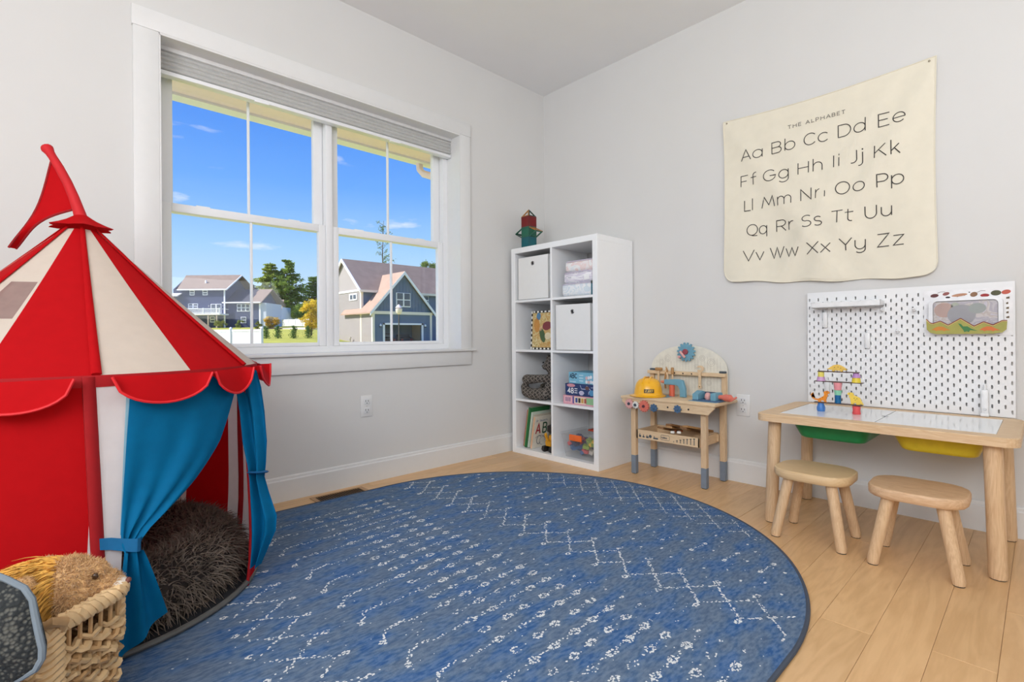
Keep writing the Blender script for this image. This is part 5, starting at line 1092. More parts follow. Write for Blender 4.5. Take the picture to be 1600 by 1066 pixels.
for z in (PZ0, PZ1): q4((PX, PY0, z), (PX + PT, PY0, z), (PX + PT, PY1, z), (PX, PY1, z))
m.add(V_, F_); m.build('board', PBW, pb, world=True, fix=False)
for y, z in ((PY0 - .06, PZ0 + .05), (PY1 + .06, PZ0 + .05), (PY0 - .06, PZ1 - .05), (PY1 + .06, PZ1 - .05)): MB().box((PX + PT, y - .012, z - .012), (0, y + .012, z + .012)).build('spacer', MAT((120, 122, 124), .6), pb, world=True)
# bits clipped on the pegboard
PCL = MAT((236, 237, 238), .35)
t = thing('pegboard_shelf', 'small white tray shelf at the top left of the pegboard', 'shelf', (PX, -2.044, .969)); W2 = .142; m = MB()
for lo, hi in (((-.082, -W2, 0), (-.001, W2, .004)), ((-.082, -W2, 0), (-.078, W2, .026)), ((-.006, -W2, 0), (-.001, W2, .018)), ((-.082, -W2, 0), (-.001, -W2 + .004, .026)), ((-.082, W2 - .004, 0), (-.001, W2, .026))): m.box(lo, hi, .0012, 1)
m.build('tray', PCL, t); [MB().tube([(-.003, y, .018), (-.003, y, .032), (.002, y, .034)], .0025, 6).build('hook', PCL, t) for y in (-.09, .09)]
def clip(y, z, h, label, dx=.020):
    t = thing('pegboard_clip', label, 'clip', (PX, y, z), 0, 'white clips on the pegboard'); MB().box((-dx, -.010, 0), (-.0005, .010, h), .004).build('body', PCL, t); MB().tube([(-.004, 0, h - .004), (-.004, 0, h + .008), (.001, 0, h + .010)], .0028, 6).build('hook', PCL, t); return t
clip(-1.945, .872, .078, 'white clip under the left end of the pegboard shelf'); clip(-2.122, .770, .074, 'white clip in the middle of the pegboard below the shelf')
clip(-1.951, .530, .078, 'white clip at the lower left of the pegboard behind the balancing toys', .014)
def knob(y, z, L, label):
    t = thing('pegboard_hook', label, 'hook', (PX, y, z), 0, 'short white hooks on the pegboard'); MB().tube([(-.0005, 0, 0), (-L * .7, 0, 0), (-L * .85, 0, .002), (-L, 0, .008)], [.0058, .0056, .0058, .0045], 10).build('peg', PCL, t); MB().box((-.003, -.007, -.014), (-.0005, .007, .012), .001, 1).build('plate', PCL, t)
knob(-2.300, .944, .042, 'short white hook left of the dinosaur pouch'); knob(-2.240, .848, .046, 'short white hook in the middle of the pegboard'); knob(-2.182, .948, .040, 'short white hook at the right end of the pegboard shelf')
t = thing('tool_holder', 'upright white tube holder standing on the table at the right of the pegboard', 'holder', (PX, -2.531, .4915)); MB().box((-.034, -.0115, .0), (-.0008, .0115, .112), .005).build('body', PCL, t); MB().box((-.038, -.0135, .0), (-.0008, .0135, .014), .003).build('foot', PCL, t); MB().lathe([(.004, 0), (.006, .012), (.0035, .022)], 12, T(-.017, 0, .112)).build('nozzle', PCL, t); MB().lathe([(.006, 0), (.005, .003)], 12, T(-.034, 0, .030) @ Matrix.Rotation(-PI / 2, 4, 'Y')).build('button', MAT((214, 215, 217), .4), t)
# picture sheet and dinosaur pouch
t = thing('insect_sheet', 'white sheet printed with insects and plants hanging on the pegboard', 'poster', (PX - .002, -2.474, .830)); yz0 = -.001
MB().box((-.0012, -.142, 0), (0, .142, .198)).build('sheet', MAT((240, 240, 242), .5), t)
pr = yz(t, -.0012); rz_ = random.Random(2)
for cx, cz, a, b_, c, rt_ in ((-.105, .176, .014, .008, (96, 50, 52), .1), (-.066, .182, .012, .007, (150, 90, 86), .3), (-.060, .166, .008, .004, (50, 36, 34), 0), (-.022, .174, .026, .006, (190, 140, 110), .12), (.024, .174, .012, .010, (140, 104, 76), .4), (.058, .168, .014, .007, (160, 44, 46), 0), (.092, .176, .016, .011, (84, 84, 58), .05), (.122, .178, .014, .009, (196, 92, 74), .2), (.010, .184, .003, .002, (60, 60, 60), 0)): pr(ell(cx, cz, a, b_, rt_), MAT(c, .6), 'printed_creature')
for z, w in ((.150, .010), (.128, .006), (.108, .008), (.090, .007), (.070, .009)): pr([(.122, z), (.122 + w, z), (.122 + w, z + .009), (.122, z + .006)], MAT((104, 86, 62), .6), 'printed_creature')
lg = MB()
for x, z in ((-.118, .170), (-.095, .186), (-.03, .166), (.034, .182)): ribbon(lg, [(x, z), (x + .012, z + .006), (x + .026, z + .005)], .0014, lambda x, y: (-.0016, -x, y))
lg.build('printed_legs', MAT((60, 48, 44), .6), t, fix=False)
t = thing('dinosaur_pouch', 'clear pouch with white frame and green mountains with dinosaurs along its foot', 'pouch', (PX - .006, -2.470, .836))
CLR2 = CLR.copy(); [setattr(n.inputs[0], 'default_value', .10) for n in CLR2.node_tree.nodes if n.type == 'MIX_SHADER']
pf = MB(); o_ = rrect(-.118, .0, .118, .155, .024, 5); i_ = rrect(-.104, .012, .104, .143, .016, 5); n = len(o_); X3 = lambda p, x: (x, -p[0], p[1])
pf.grid([[X3(o_[i], -.0), X3(o_[i], -.026), X3(i_[i], -.028), X3(i_[i], -.022), X3(o_[i], -.0)] for i in range(n)], closed=True, smooth=False); pf.build('frame', MAT((236, 238, 242), .4), t)
pn = MB(); pn.prism([(-p[0], p[1]) for p in i_], .001, Matrix(((0, 0, 1, -.024), (1, 0, 0, 0), (0, 1, 0, 0), (0, 0, 0, 1)))); pn.build('clear_front', CLR2, t, label='clear window')
ct = MB(); ct.box((-.020, -.102, .012), (-.008, .102, .140)); ct.build('contents', PRINT([(226, 220, 226), (206, 198, 212), (238, 230, 228), (220, 206, 200), (232, 226, 240)], 18, .6), t, label='printed leaflet inside')
pr = yz(t, -.0205); pr(ell(-.066, .104, .034, .032), MAT((206, 166, 152), .6), 'printed_shape'); pr(ell(-.01, .082, .046, .044), MAT((168, 168, 176), .6), 'printed_shape', .0006); pr(ell(.04, .108, .028, .022, .1), MAT((168, 178, 174), .6), 'printed_shape', .0012); pr(ell(-.03, .122, .014, .014), MAT((192, 200, 180), .6), 'printed_shape')
zg = [(-.126, .062), (-.114, .046), (-.104, .042), (-.078, .052), (-.052, .034), (-.012, .062), (.030, .028), (.060, .046), (.088, .032), (.116, .050), (.130, .050)]
bt = [(.128, .018), (.116, .006), (.09, .001), (-.09, .0), (-.112, .006), (-.124, .020)]
gm2 = MB(); gm2.prism([(-a, c) for a, c in zg + bt], .004, Matrix(((0, 0, -1, -.028), (1, 0, 0, 0), (0, 1, 0, 0), (0, 0, 0, 1)))); gm2.build('mountain_band', MAT((166, 162, 78), .5), t, label='olive green mountain band')
zl = MB()
for a, b_ in zip(zg[:-1], zg[1:]): zl.tube([(-.0335, -a[0], a[1] + .001), (-.0335, -b_[0], b_[1] + .001)], .0016, 6)
zl.build('band_edge', MAT((222, 196, 132), .5), t, label='tan edge line'); zl = MB()
for a, b_ in zip(zg[:-1], zg[1:]): zl.tube([(-.031, -a[0], a[1] + .0045), (-.031, -b_[0], b_[1] + .0045)], .002, 6)
zl.build('band_red_line', MAT((132, 50, 40), .5), t, label='dark red line along the mountains')  # dark red line just above the tan edge
def dino(kind):
    if kind == 0: return [(-.030, .006), (-.018, .016), (-.006, .021), (.008, .020), (.020, .012), (.034, .004), (.018, .004), (.012, .0), (.008, .004), (-.010, .004), (-.014, .0), (-.018, .005)]
    return [(-.024, .034), (-.014, .030), (-.008, .020), (.006, .020), (.018, .010), (.038, .001), (.014, .004), (.010, -.004), (.004, .0), (-.004, -.004), (-.008, .006), (-.018, .022)]
pr = yz(t, -.0325)
for cx, cz, kd, c in ((-.078, .012, 0, (206, 130, 44)), (.004, .012, 1, (58, 124, 66)), (.076, .010, 0, (212, 112, 48))): pr([(cx + x, cz + y) for x, y in dino(kd)][::-1], MAT(c, .5), 'printed_dinosaur')
# ================================================================== balancing toys on the table
bx0 = -.318
def cup(y, z, r0, r1, h, c, label, mid=None):
    t = thing('stacking_cup', label, 'stacking cup', (bx0, y, z), 0, 'stacking cups of the balancing tower'); p = [(r0, 0), ((r0 + r1) / 2 if mid is None else mid, h / 2), (r1, h), (r1 - .002, h - .001)] if mid is None else [(r0 * .9, 0), (r0, .003), (mid, h * .45), (r1, h * .8), (r1, h - .001), (r1 - .002, h)]
    MB().lathe(p, 22).build('cup', MAT(c, .35), t); return t
def plank(yl_, yr_, z, label):
    t = thing('balance_board', label, 'toy board', (bx0, (yl_ + yr_) / 2, z), 0, 'thin boards of the balancing tower'); MB().box((-.016, -(yl_ - yr_) / 2, 0), (.016, (yl_ - yr_) / 2, .0035), .0012).build('board', MAT((84, 62, 56), .5), t); return t
z0 = TZ - .0012
cup(-2.000, z0, .0165, .0125, .038, (66, 124, 196), 'blue rounded cup under the left end of the lowest board', .0175); cup(-2.137, z0, .0165, .0155, .036, (226, 84, 86), 'red cup under the right end of the lowest board', .0140)
zb = z0 + .0382; plank(-1.974, -2.160, zb, 'lowest dark board of the balancing toy tower')
cup(-2.067, zb + .0037, .0125, .0125, .036, (0, 96, 148), 'dark blue cup at the foot of the middle cup column'); cup(-2.067, zb + .040, .0125, .0155, .022, (140, 208, 176), 'mint green cup in the middle of the cup column'); cup(-2.067, zb + .0622, .0135, .0172, .034, (232, 150, 158), 'pink cup at the top of the middle cup column')
zc = zb + .0964; plank(-1.977, -2.163, zc, 'middle dark board of the balancing toy tower')
cup(-2.001, zc + .0037, .0175, .0145, .0185, (206, 160, 206), 'lilac cup on the left of the middle board'); cup(-2.001, zc + .0224, .0130, .0125, .0225, (236, 222, 110), 'yellow cup on top of the lilac cup'); cup(-2.137, zc + .0037, .0175, .0150, .0210, (232, 208, 62), 'yellow cup on the right of the middle board'); cup(-2.137, zc + .0249, .0170, .0105, .020, (186, 140, 200), 'lilac cup on top of the right yellow cup')
zd = zc + .0451; plank(-1.990, -2.148, zd, 'topmost dark board of the balancing toy tower')
def cutout(y, z, poly, c, name, label, stripes=None):
    t = thing(name, label, 'toy dinosaur', (bx0, y, z)); m = MB(); m.prism([(-a, b_) for a, b_ in poly], .012, Matrix(((0, 0, 1, -.006), (1, 0, 0, 0), (0, 1, 0, 0), (0, 0, 0, 1))), .0015); m.build('body', MAT(c, .4), t)
    MB().lathe([(.0016, 0), (.0016, .0005)], 8, T(-.0062, -stripes[0], stripes[1]) @ Matrix.Rotation(-PI / 2, 4, 'Y')).build('eye', BLACK, t)
    if len(stripes) > 2:
        m = MB()
        for a, b_ in stripes[2]: m.lathe([(.0022, 0), (.0022, .0004)], 8, T(-.0062, -a, b_) @ Matrix.Rotation(-PI / 2, 4, 'Y'))
        m.build('spots', MAT(tuple(int(q * .72) for q in c), .4), t)
    return t
cutout(-2.066, zd + .0037, [(-.042, .012), (-.034, .013), (-.026, .020), (-.014, .028), (.0, .031), (.014, .028), (.026, .020), (.036, .012), (.041, .013), (.034, .006), (.022, .006), (.020, .0), (.013, .0), (.011, .004), (-.010, .004), (-.012, .0), (-.019, .0), (-.021, .006), (-.034, .008)], (236, 196, 92), 'toy_dinosaur', 'yellow toy stegosaurus on the topmost board', (.036, .0125, [(-.01, .018), (.004, .020), (.014, .016)]))
cutout(-2.010, zb + .0037, [(-.046, .034), (-.049, .030), (-.044, .020), (-.034, .014), (-.022, .013), (-.010, .020), (.002, .028), (.004, .036), (.001, .044), (.006, .050), (.016, .052), (.024, .048), (.026, .041), (.018, .038), (.016, .033), (.019, .029), (.015, .025), (.012, .014), (.010, .006), (.014, .0), (.004, .0), (.002, .007), (-.008, .007), (-.011, .003), (-.007, .0), (-.020, .0), (-.022, .006), (-.034, .008), (-.044, .014), (-.049, .024)], (236, 142, 36), 'toy_dinosaur', 'orange toy tyrannosaur on the left of the lowest board', (.016, .047, [(-.012, .013), (-.002, .020)]))
cutout(-2.130, zb + .0037, [(.034, .0), (.026, .016), (.020, .030), (.008, .036), (-.002, .040), (-.004, .048), (-.010, .052), (-.022, .051), (-.027, .046), (-.024, .040), (-.018, .038), (-.022, .033), (-.019, .030), (-.016, .026), (-.014, .012), (-.012, .004), (-.016, .0), (-.004, .0), (.0, .006), (.006, .006), (.008, .0), (.020, .0), (.022, .004)], (240, 206, 84), 'toy_dinosaur', 'yellow toy crested dinosaur on the right of the lowest board', (-.018, .047, [(.004, .020), (.010, .026), (.0, .028)]))
# ================================================================== alphabet hanging
th_ = thing('alphabet_hanging', 'cream cloth wall hanging printed with the alphabet', 'wall hanging', (0, -1.905, 1.60))
CLOTH = MAT((244, 237, 218), .85, noise=.02, scale=20, bump=.06, bscale=240, trans=.1)
HY0, HY1, HZ0, HZ1 = -1.428, -2.380, 1.093, 2.072
def cl_x(u, v):                                  # how far the cloth stands off the wall; u left to right, v bottom to top
    d1 = (u - .0) * .9 - (1 - v) * .55; d2 = (1 - u) * .9 - (1 - v) * .5
    f = .010 + .010 * math.exp(-(d1 / .06) ** 2) * (1 - v) ** .3 * v ** .25 + .012 * math.exp(-((d2 + .02) / .055) ** 2) * (1 - v) ** .3 * v ** .2 + .009 * math.exp(-((d2 - .13) / .05) ** 2) * (1 - v) ** .5 + .006 * math.sin(u * 15 + 2 * v) * (1 - v) ** 1.4 + .006 * math.exp(-((d1 - .16) / .06) ** 2) * (1 - v) ** .6
    return -1.7 * f + .008 - .006 * (1 - v)
def cl_pt(u, v):
    top = HZ1 - .020 * math.sin(PI * u) * (1 if v > .5 else 0) * max(0, (v - .5) * 2) ** 2
    bot = HZ0 + .064 * (1 - u) ** 1.0 * 0 + .062 * 0
    zl, zr = 1.152, 1.098
    b_ = zl + (zr - zl) * u - .014 * math.sin(PI * u) - .004 * math.sin(u * 24)
    cr = .055                                         # rounded lower corners
    w = .952; 
    for e_ in (u * w, (1 - u) * w):
        if e_ < cr: b_ += (cr - math.sqrt(max(0, cr * cr - (cr - e_) ** 2))) * 1.0
    y = HY0 + (HY1 - HY0) * u + (.008 * math.sin(PI * v) * (1 if u < .5 else -1) * abs(2 * u - 1)) * -1
    return Vector((cl_x(u, v), y, b_ + (top - b_) * v))
rows = [[cl_pt(i / 150, j / 120) for j in range(121)] for i in range(151)]
MB().grid(rows).build('cloth', CLOTH, th_, world=True, fix=False)
edge = [r_[0] for r_ in rows] + rows[-1][1:] + [r_[-1] for r_ in rows[::-1]][1:] + rows[0][::-1][1:-1]
MB().tube([p + Vector((-.001, 0, 0)) for p in edge], .0022, 6, closed=True).build('hem', CLOTH, th_, world=True)
for u in (.022, .975): p = cl_pt(u, .985); MB().lathe([(.0045, 0), (.0045, .003), (.002, .004)], 12, T(p.x - .001, p.y, p.z) @ Matrix.Rotation(-PI / 2, 4, 'Y')).build('pin', MAT((150, 140, 120), .4, metal=.5), th_, world=True)
def on_cloth(y, z):
    u = (y - HY0) / (HY1 - HY0); v = .5
    for _ in range(5): p0, p1 = cl_pt(u, 0), cl_pt(u, 1); v = (z - p0.z) / (p1.z - p0.z); u += (y - cl_pt(u, v).y) / (HY1 - HY0)
    return (cl_x(u, v) - .0016, y, z)
def put(x, z): return on_cloth(-x, z)
ROWS = [(1.817, 'A 1.531 1.583 a 1.594 1.642 B 1.692 1.740 b 1.758 1.806 C 1.849 1.902 c 1.914 1.958 D 2.002 2.055 d 2.069 2.116 E 2.168 2.210 e 2.224 2.270'),
 (1.674, 'F 1.527 1.565 f 1.580 1.614 G 1.650 1.711 g 1.726 1.774 H 1.822 1.870 h 1.891 1.931 I 1.982 1.983 i 2.005 2.006 J 2.050 2.080 j 2.084 2.106 K 2.152 2.199 k 2.217 2.250'),
 (1.533, 'L 1.546 1.578 l 1.588 1.589 M 1.637 1.704 m 1.721 1.787 N 1.834 1.883 n 1.904 1.945 O 1.991 2.049 o 2.064 2.112 P 2.161 2.203 p 2.217 2.262'),
 (1.393, 'Q 1.559 1.614 q 1.623 1.661 R 1.712 1.760 r 1.776 1.799 S 1.840 1.886 s 1.898 1.931 T 1.974 2.021 t 2.031 2.068 U 2.112 2.157 u 2.176 2.216'),
 (1.251, 'V 1.539 1.597 v 1.606 1.646 W 1.678 1.749 w 1.760 1.824 X 1.864 1.917 x 1.929 1.970 Y 2.007 2.058 y 2.071 2.112 Z 2.160 2.205 z 2.222 2.261')]
for z, tx in ROWS:
    tk = tx.split()
    for i in range(0, len(tk), 3): m = MB(); glyph(m, tk[i], float(tk[i + 1]), float(tk[i + 2]), z, .059, .0042, put); m.build('printed_letter', INK, th_, world=True, fix=False)
m = MB(); x = 1.772; SER = {}
for ch, x0, x1 in zip('THEALPHABET', (1.772, 1.797, 1.823, 1.858, 1.884, 1.904, 1.926, 1.951, 1.976, 1.998, 2.017), (1.788, 1.813, 1.836, 1.875, 1.896, 1.917, 1.942, 1.968, 1.989, 2.010, 2.032)):
    glyph(m, ch, x0, x1, 1.930, .0165, .0026, put)
    for px in ((x0, x1) if ch in 'HA' else ((x0 + x1) / 2,) if ch == 'T' else (x0 + .001,)): ribbon(m, [(px - .003, 1.930), (px + .003, 1.930)], .0014, put)
m.build('printed_title', MAT((110, 104, 96), .8), th_, world=True, label='small serif title', fix=False)
# ================================================================== outside the window
RTA = math.atan2(rt.y, rt.x)
def wpt(lat_, dep, z=0.0): q = CAM + fw * dep + rt * lat_; return Vector((q.x, q.y, z))
def gz(lat_, dep):
    k = lat_ / max(dep, 1); t = min(1, max(0, (k + .38) / .08)); t = t * t * (3 - 2 * t)
    a = -.73 + .035 * dep if dep > 12 else -.31 - (12 - dep) * .02
    return a * (1 - t) + (-.25 + .0035 * dep) * t
LAWN = MAT((176, 176, 66), .95, noise=.22, scale=.9, bump=.3, bscale=40)
deps = [.9, 2, 4, 7, 10, 14, 18, 24, 30, 36, 42, 50, 60, 72, 85, 100, 118, 140, 170, 210, 260]; rat = [-1.5 + .05 * i for i in range(61)]
P_ = [[(lambda q: (q.x, max(q.y, .25), q.z))(wpt(k * (d + 6), d + 0, gz(k * (d + 6), d))) for k in rat] for d in [3] + deps[3:]]
struct('ground', MB().grid([[p for p in r_] for r_ in P_]), LAWN)
def leaves(n, c, r, size, name, m, parent, flat=.5, clumps=None, shell=.5):
    """leaf blades gathered in clumps; c, r = crown centre and radii"""
    c = np.array(c); r = np.array(r)
    if clumps is None:
        k = max(6, n // 90); d = rng.normal(0, 1, (k, 3)); d /= np.linalg.norm(d, axis=1)[:, None]; cc = c + d * r * (rng.random((k, 1)) ** (1 / 3) * (1 - shell) + shell) * .85; cr_ = np.full((k, 1), .26) * r.mean()
    else: cc = np.array([q[:3] for q in clumps]); cr_ = np.array([[q[3]] for q in clumps]); k = len(cc)
    i = rng.integers(0, k, n); p = cc[i] + rng.normal(0, .5, (n, 3)) * cr_[i] * np.array([1, 1, flat])
    a = rng.normal(0, 1, (n, 3)); a[:, 2] *= .6; a /= np.linalg.norm(a, axis=1)[:, None]; b_ = np.cross(a, rng.normal(0, 1, (n, 3))); b_ /= np.linalg.norm(b_, axis=1)[:, None]
    s = size * rng.uniform(.6, 1.3, (n, 1)); V = np.stack([p - a * s, p + b_ * s * .45, p + a * s, p - b_ * s * .45], 1).reshape(-1, 3); F = (np.arange(n)[:, None] * 4 + np.arange(4)).tolist()
    me = bpy.data.meshes.new(name); me.from_pydata(V.tolist(), [], F); me.materials.append(m); return link(name, me, parent, None, 'stuff')
def LEAF(c): return MAT(c, .8, noise=.35, scale=.7, trans=.35)
BARK = MAT((96, 82, 70), .9, noise=.2, scale=4)
def pine(lat_, dep, H, W_, label, c, base=.25, n=5200, group='tall trees beyond the houses'):
    z = gz(lat_, dep); o = wpt(lat_, dep, z); t = thing('pine_tree', label, 'tree', o, 0, group); cl = []
    MB().tube([(0, 0, -.5), (.1, 0, H * .5), (0, .1, H * .95)], [H * .018, H * .012, .05], 8).build('trunk', BARK, t); br = MB(); lv = int(H / .85)
    for i in range(lv):
        f = base + (1 - base) * i / lv; zz = H * f; rr = W_ * (1 - f) ** .7 * (1.0 if i % 2 else .8) + .25
        for j in range(6):
            a = rng.uniform(0, 6.28); L_ = rr * rng.uniform(.55, 1.1); ex = (math.cos(a) * L_, math.sin(a) * L_, zz + L_ * .12)
            br.tube([(0, 0, zz - .3), ex], [.06, .02], 4)
            for q in (.45, .72, 1.0): cl.append((ex[0] * q, ex[1] * q, zz + L_ * .12 * q + .1, .28 + L_ * .17))
    br.build('branches', BARK, t, fix=False); leaves(n, (0, 0, 0), (1, 1, 1), .34, 'foliage', LEAF(c), t, .5, cl); return t
pine(-62.4, 140, 18.4, 7.2, 'tallest dark green pine, right one of the pair beyond the navy house', (136, 160, 66), .10, 16000)
pine(-66.4, 139, 17.2, 6.6, 'slightly shorter pine, left one of the pair beyond the navy house', (158, 172, 64), .08, 14000)
pine(-57.2, 146, 14.2, 6.6, 'broad dark pine right of the tall pine pair', (118, 148, 66), .04, 12000); pine(-53.0, 150, 16.0, 7.0, 'dark pine at the right edge of the left window pane', (128, 152, 66), .03, 12000)
pine(-76.5, 150, 12.2, 4.0, 'small dark pine showing above the left end of the navy roof', (70, 98, 58), .2, 3000); pine(-80.5, 152, 11.8, 3.8, 'small dark pine just over the ridge of the navy house', (66, 92, 56), .2, 2600)
def round_tree(lat_, dep, H, cw, ch, label, c, n=3200, sz=.24, group='leafy trees beyond the houses', zb=None, name='leafy_tree'):
    z = gz(lat_, dep) if zb is None else zb; o = wpt(lat_, dep, z); t = thing(name, label, 'tree', o, 0, group)
    MB().tube([(0, 0, -.5), (.1, .05, H * .4), (0, 0, H - ch * .6)], [H * .025, H * .018, .05], 8).build('trunk', BARK, t); leaves(n, (0, 0, H - ch), (cw, cw, ch), sz, 'foliage', LEAF(c), t, .7); return t
round_tree(-70.5, 132, 9.6, 4.2, 4.6, 'yellow green tree behind the low wing of the navy house', (186, 176, 52)); round_tree(-66.8, 134, 9.0, 3.0, 4.2, 'golden autumn tree left of the tall pines', (204, 158, 56)); round_tree(-74.5, 138, 9.0, 3.4, 4.2, 'bright green tree right of the navy roof ridge', (142, 160, 58), 2600)
round_tree(-60.5, 126, 5.4, 3.0, 2.8, 'low bright green tree below the tall pines', (150, 170, 66), 2400); round_tree(-54.5, 132, 6.2, 3.6, 3.4, 'low green tree at the foot of the dark pines', (120, 146, 58), 2600)
round_tree(-19.9, 50, 3.9, .95, 1.9, 'young yellow leaved tree on the lawn beside the window frame', (240, 204, 66), 4200, .10); round_tree(-13.7, 82, 13.1, 2.4, 1.7, 'leafy tree crown showing over the garage house roof', (128, 150, 66), 1500, .2); round_tree(-11.3, 84, 11.9, 1.7, 1.3, 'smaller leafy crown over the right end of the garage roof', (116, 138, 62), 900, .2)
t = thing('slender_tree', 'tall thin sparse tree behind the roof of the garage house', 'tree', wpt(-19.3, 76, 0)); H = 18.3; br = MB(); br.tube([(0, 0, -.5), (.15, 0, 8), (-.1, .1, 13), (.12, 0, H)], [.16, .12, .08, .02], 6); cl = []
for i in range(26):
    zz = 8 + 10 * (i / 26) ** .9; a = rng.uniform(0, 6.28); L_ = (1.9 - 1.3 * i / 26) * rng.uniform(.6, 1.15); ex = (math.cos(a) * L_, math.sin(a) * L_, zz + L_ * .6); br.tube([(0, 0, zz), ex], [.04, .012], 4); cl += [(ex[0] * q, ex[1] * q, zz + L_ * .6 * q, .34) for q in (.6, 1.0)]
br.build('trunk', BARK, t, fix=False); leaves(760, (0, 0, 0), (1, 1, 1), .13, 'foliage', LEAF((122, 148, 96)), t, .8, cl)
for i, (l_, d_, h_, lab) in enumerate(((-20.55, 42.2, .98, 'clipped cone shrub half hidden by the end of the white fence'), (-19.48, 42, 1.02, 'clipped cone shrub second from the white fence'), (-18.16, 42, 1.0, 'clipped cone shrub third from the white fence'), (-16.96, 42, .98, 'clipped cone shrub farthest from the white fence'))):
    z = gz(l_, d_); t = thing('cone_shrub', lab, 'shrub', wpt(l_, d_, z), 0, 'row of young cone shrubs on the lawn'); MB().tube([(0, 0, -.1), (0, 0, h_ * .8)], [.03, .015], 6).build('stem', BARK, t)
    leaves(900, (0, 0, 0), (1, 1, 1), .055, 'foliage', LEAF((92, 130, 58)), t, 1.0, [(rng.normal(0, .05), rng.normal(0, .05), h_ * q, .30 * (1 - q) ** .6 * (1 if q > .2 else .8) + .06) for q in np.linspace(.1, .98, 14)])
def bush(lat_, dep, w, h, c, label, n=900): t = thing('garden_bush', label, 'bush', wpt(lat_, dep, gz(lat_, dep)), 0, 'bushes round the navy house'); MB().tube([(0, 0, -.1), (0, 0, h * .6)], [.05, .02], 6).build('stem', BARK, t); leaves(n, (0, 0, h * .5), (w, w, h * .5), .13, 'foliage', LEAF(c), t, .8)
bush(-42.8, 90, 1.35, 2.3, (216, 186, 66), 'golden yellow bush beside the mulch bed', 3200); bush(-45.6, 90.5, .7, 1.3, (132, 142, 60), 'green bush left of the golden bush'); bush(-57.3, 99, 1.3, 1.6, (150, 158, 80), 'pale green bush below the deck of the navy house', 1200); bush(-53.2, 99, 1.0, 1.5, (142, 156, 78), 'pale green bush below the small window of the navy house'); bush(-39.5, 104, .5, .8, (92, 98, 60), 'small dark bush beside the far white fence', 500)
mb_ = MB(); pts = [(-43.8, 86), (-38.8, 84.5), (-37.6, 87), (-40.5, 93), (-44.6, 92)]; mb_.add([wpt(a, d, gz(a, d) + .10) for a, d in pts] + [wpt(a, d, gz(a, d) - .2) for a, d in pts], [(0, 1, 2, 3, 4)] + [(i, (i + 1) % 5, 5 + (i + 1) % 5, 5 + i) for i in range(5)]); o = mb_.build('mulch_bed', MAT((84, 66, 58), .95, noise=.3, scale=3)); o['kind'] = 'structure'
mb_ = MB(); pts = [(-38.2, 84), (-31.5, 78), (-30.5, 82), (-36.8, 92), (-39.2, 93)]; mb_.add([wpt(a, d, gz(a, d) + .12) for a, d in pts] + [wpt(a, d, gz(a, d) - .2) for a, d in pts], [(0, 1, 2, 3, 4)] + [(i, (i + 1) % 5, 5 + (i + 1) % 5, 5 + i) for i in range(5)]); o = mb_.build('garden_path', MAT((226, 212, 190), .9)); o['kind'] = 'structure'
# ------------------------------------------------------------------ fences
PVC = MAT((236, 238, 246), .5, noise=.01)
def fence(name, l0, l1, d0, d1, z0, z1, n, label):
    t = thing(name, label, 'fence', wpt((l0 + l1) / 2, (d0 + d1) / 2, z0), RTA)
    ps_ = [wpt(l0 + (l1 - l0) * i / n, d0 + (d1 - d0) * i / n, 0) for i in range(n + 1)]
    for p in ps_: MB().box((p.x - .065, p.y - .065, z0 - .3), (p.x + .065, p.y + .065, z1 + .06), .01, 1).build('post', PVC, t, world=True); MB().lathe([(.10, 0), (.10, .03), (.01, .10)], 4, T(p.x, p.y, z1 + .06)).build('post_cap', PVC, t, world=True)
    for a, b_ in zip(ps_[:-1], ps_[1:]):
        d = (b_ - a); an = math.atan2(d.y, d.x); M = T(*((a + b_) / 2)) @ RZ(an); L_ = d.length - .13; pn_ = MB(); k = max(4, int(L_ / .28))
        for j in range(k): pn_.obox(M @ T(-L_ / 2 + L_ * (j + .5) / k, 0, (z0 + z1) / 2), (L_ / k - .012, .03, z1 - z0 - .2))
        o = pn_.build('panel', PVC, t, world=True, fix=False)
        for zz in (z0 + .08, z1 - .06): MB().obox(M @ T(0, 0, zz), (L_, .07, .13)).build('rail', PVC, o, world=True)
fence('garden_fence', -30.0, -14.87, 34.0, 30.0, -.3, 1.33, 7, 'white vinyl fence in front of the navy house, ending at the shrubs'); fence('far_fence', -57.0, -49.0, 125, 122, gz(-54, 125) - .2, gz(-54, 125) + 1.6, 4, 'white fence far behind the golden bush')
# ------------------------------------------------------------------ house with the open garage
NAVY = MAT((96, 116, 142), .8, noise=.04, scale=.8); SIDE = MAT((164, 158, 158), .8, noise=.03, scale=.8); ROOFM = MAT((150, 130, 116), .95, noise=.10, scale=1.4, bump=.4, bscale=9); CRM = MAT((244, 234, 214), .6, noise=.01); WHT_ = MAT((248, 248, 250), .5, noise=.01); PANE = MAT((84, 92, 104), .15, noise=.1, scale=.6)
GX0, GX1, GY = 23.19, 30.62, 46.21; MY0, MYR, MY1, MXR = 48.74, 52.86, 56.98, 36.0
h2 = thing('garage_house', 'grey blue house with open garage and front gable in the right window', 'house', (27, 50, -.3))
def hp(name, mb, m, par=h2, **k): return mb.build(name, m, par, world=True, **k)
m = MB(); m.box((GX0, GY, -.6), (24.58, GY + .2, 3.6)); m.box((29.24, GY, -.6), (GX1, GY + .2, 3.6)); m.box((24.58, GY, 2.15), (29.24, GY + .2, 3.6)); m.box((GX1 - .2, GY, -.6), (GX1, MY0, 3.6)); m.prism([(GX0, 3.6), (GX1, 3.6), (26.91, 7.75)], .2, Matrix(((1, 0, 0, 0), (0, 0, 1, GY), (0, 1, 0, 0), (0, 0, 0, 1)))); hp('front_wall', m, NAVY)
m = MB(); m.box((GX0, MY0, -.6), (MXR, MY0 + .2, 6.1)); hp('main_wall', m, NAVY)
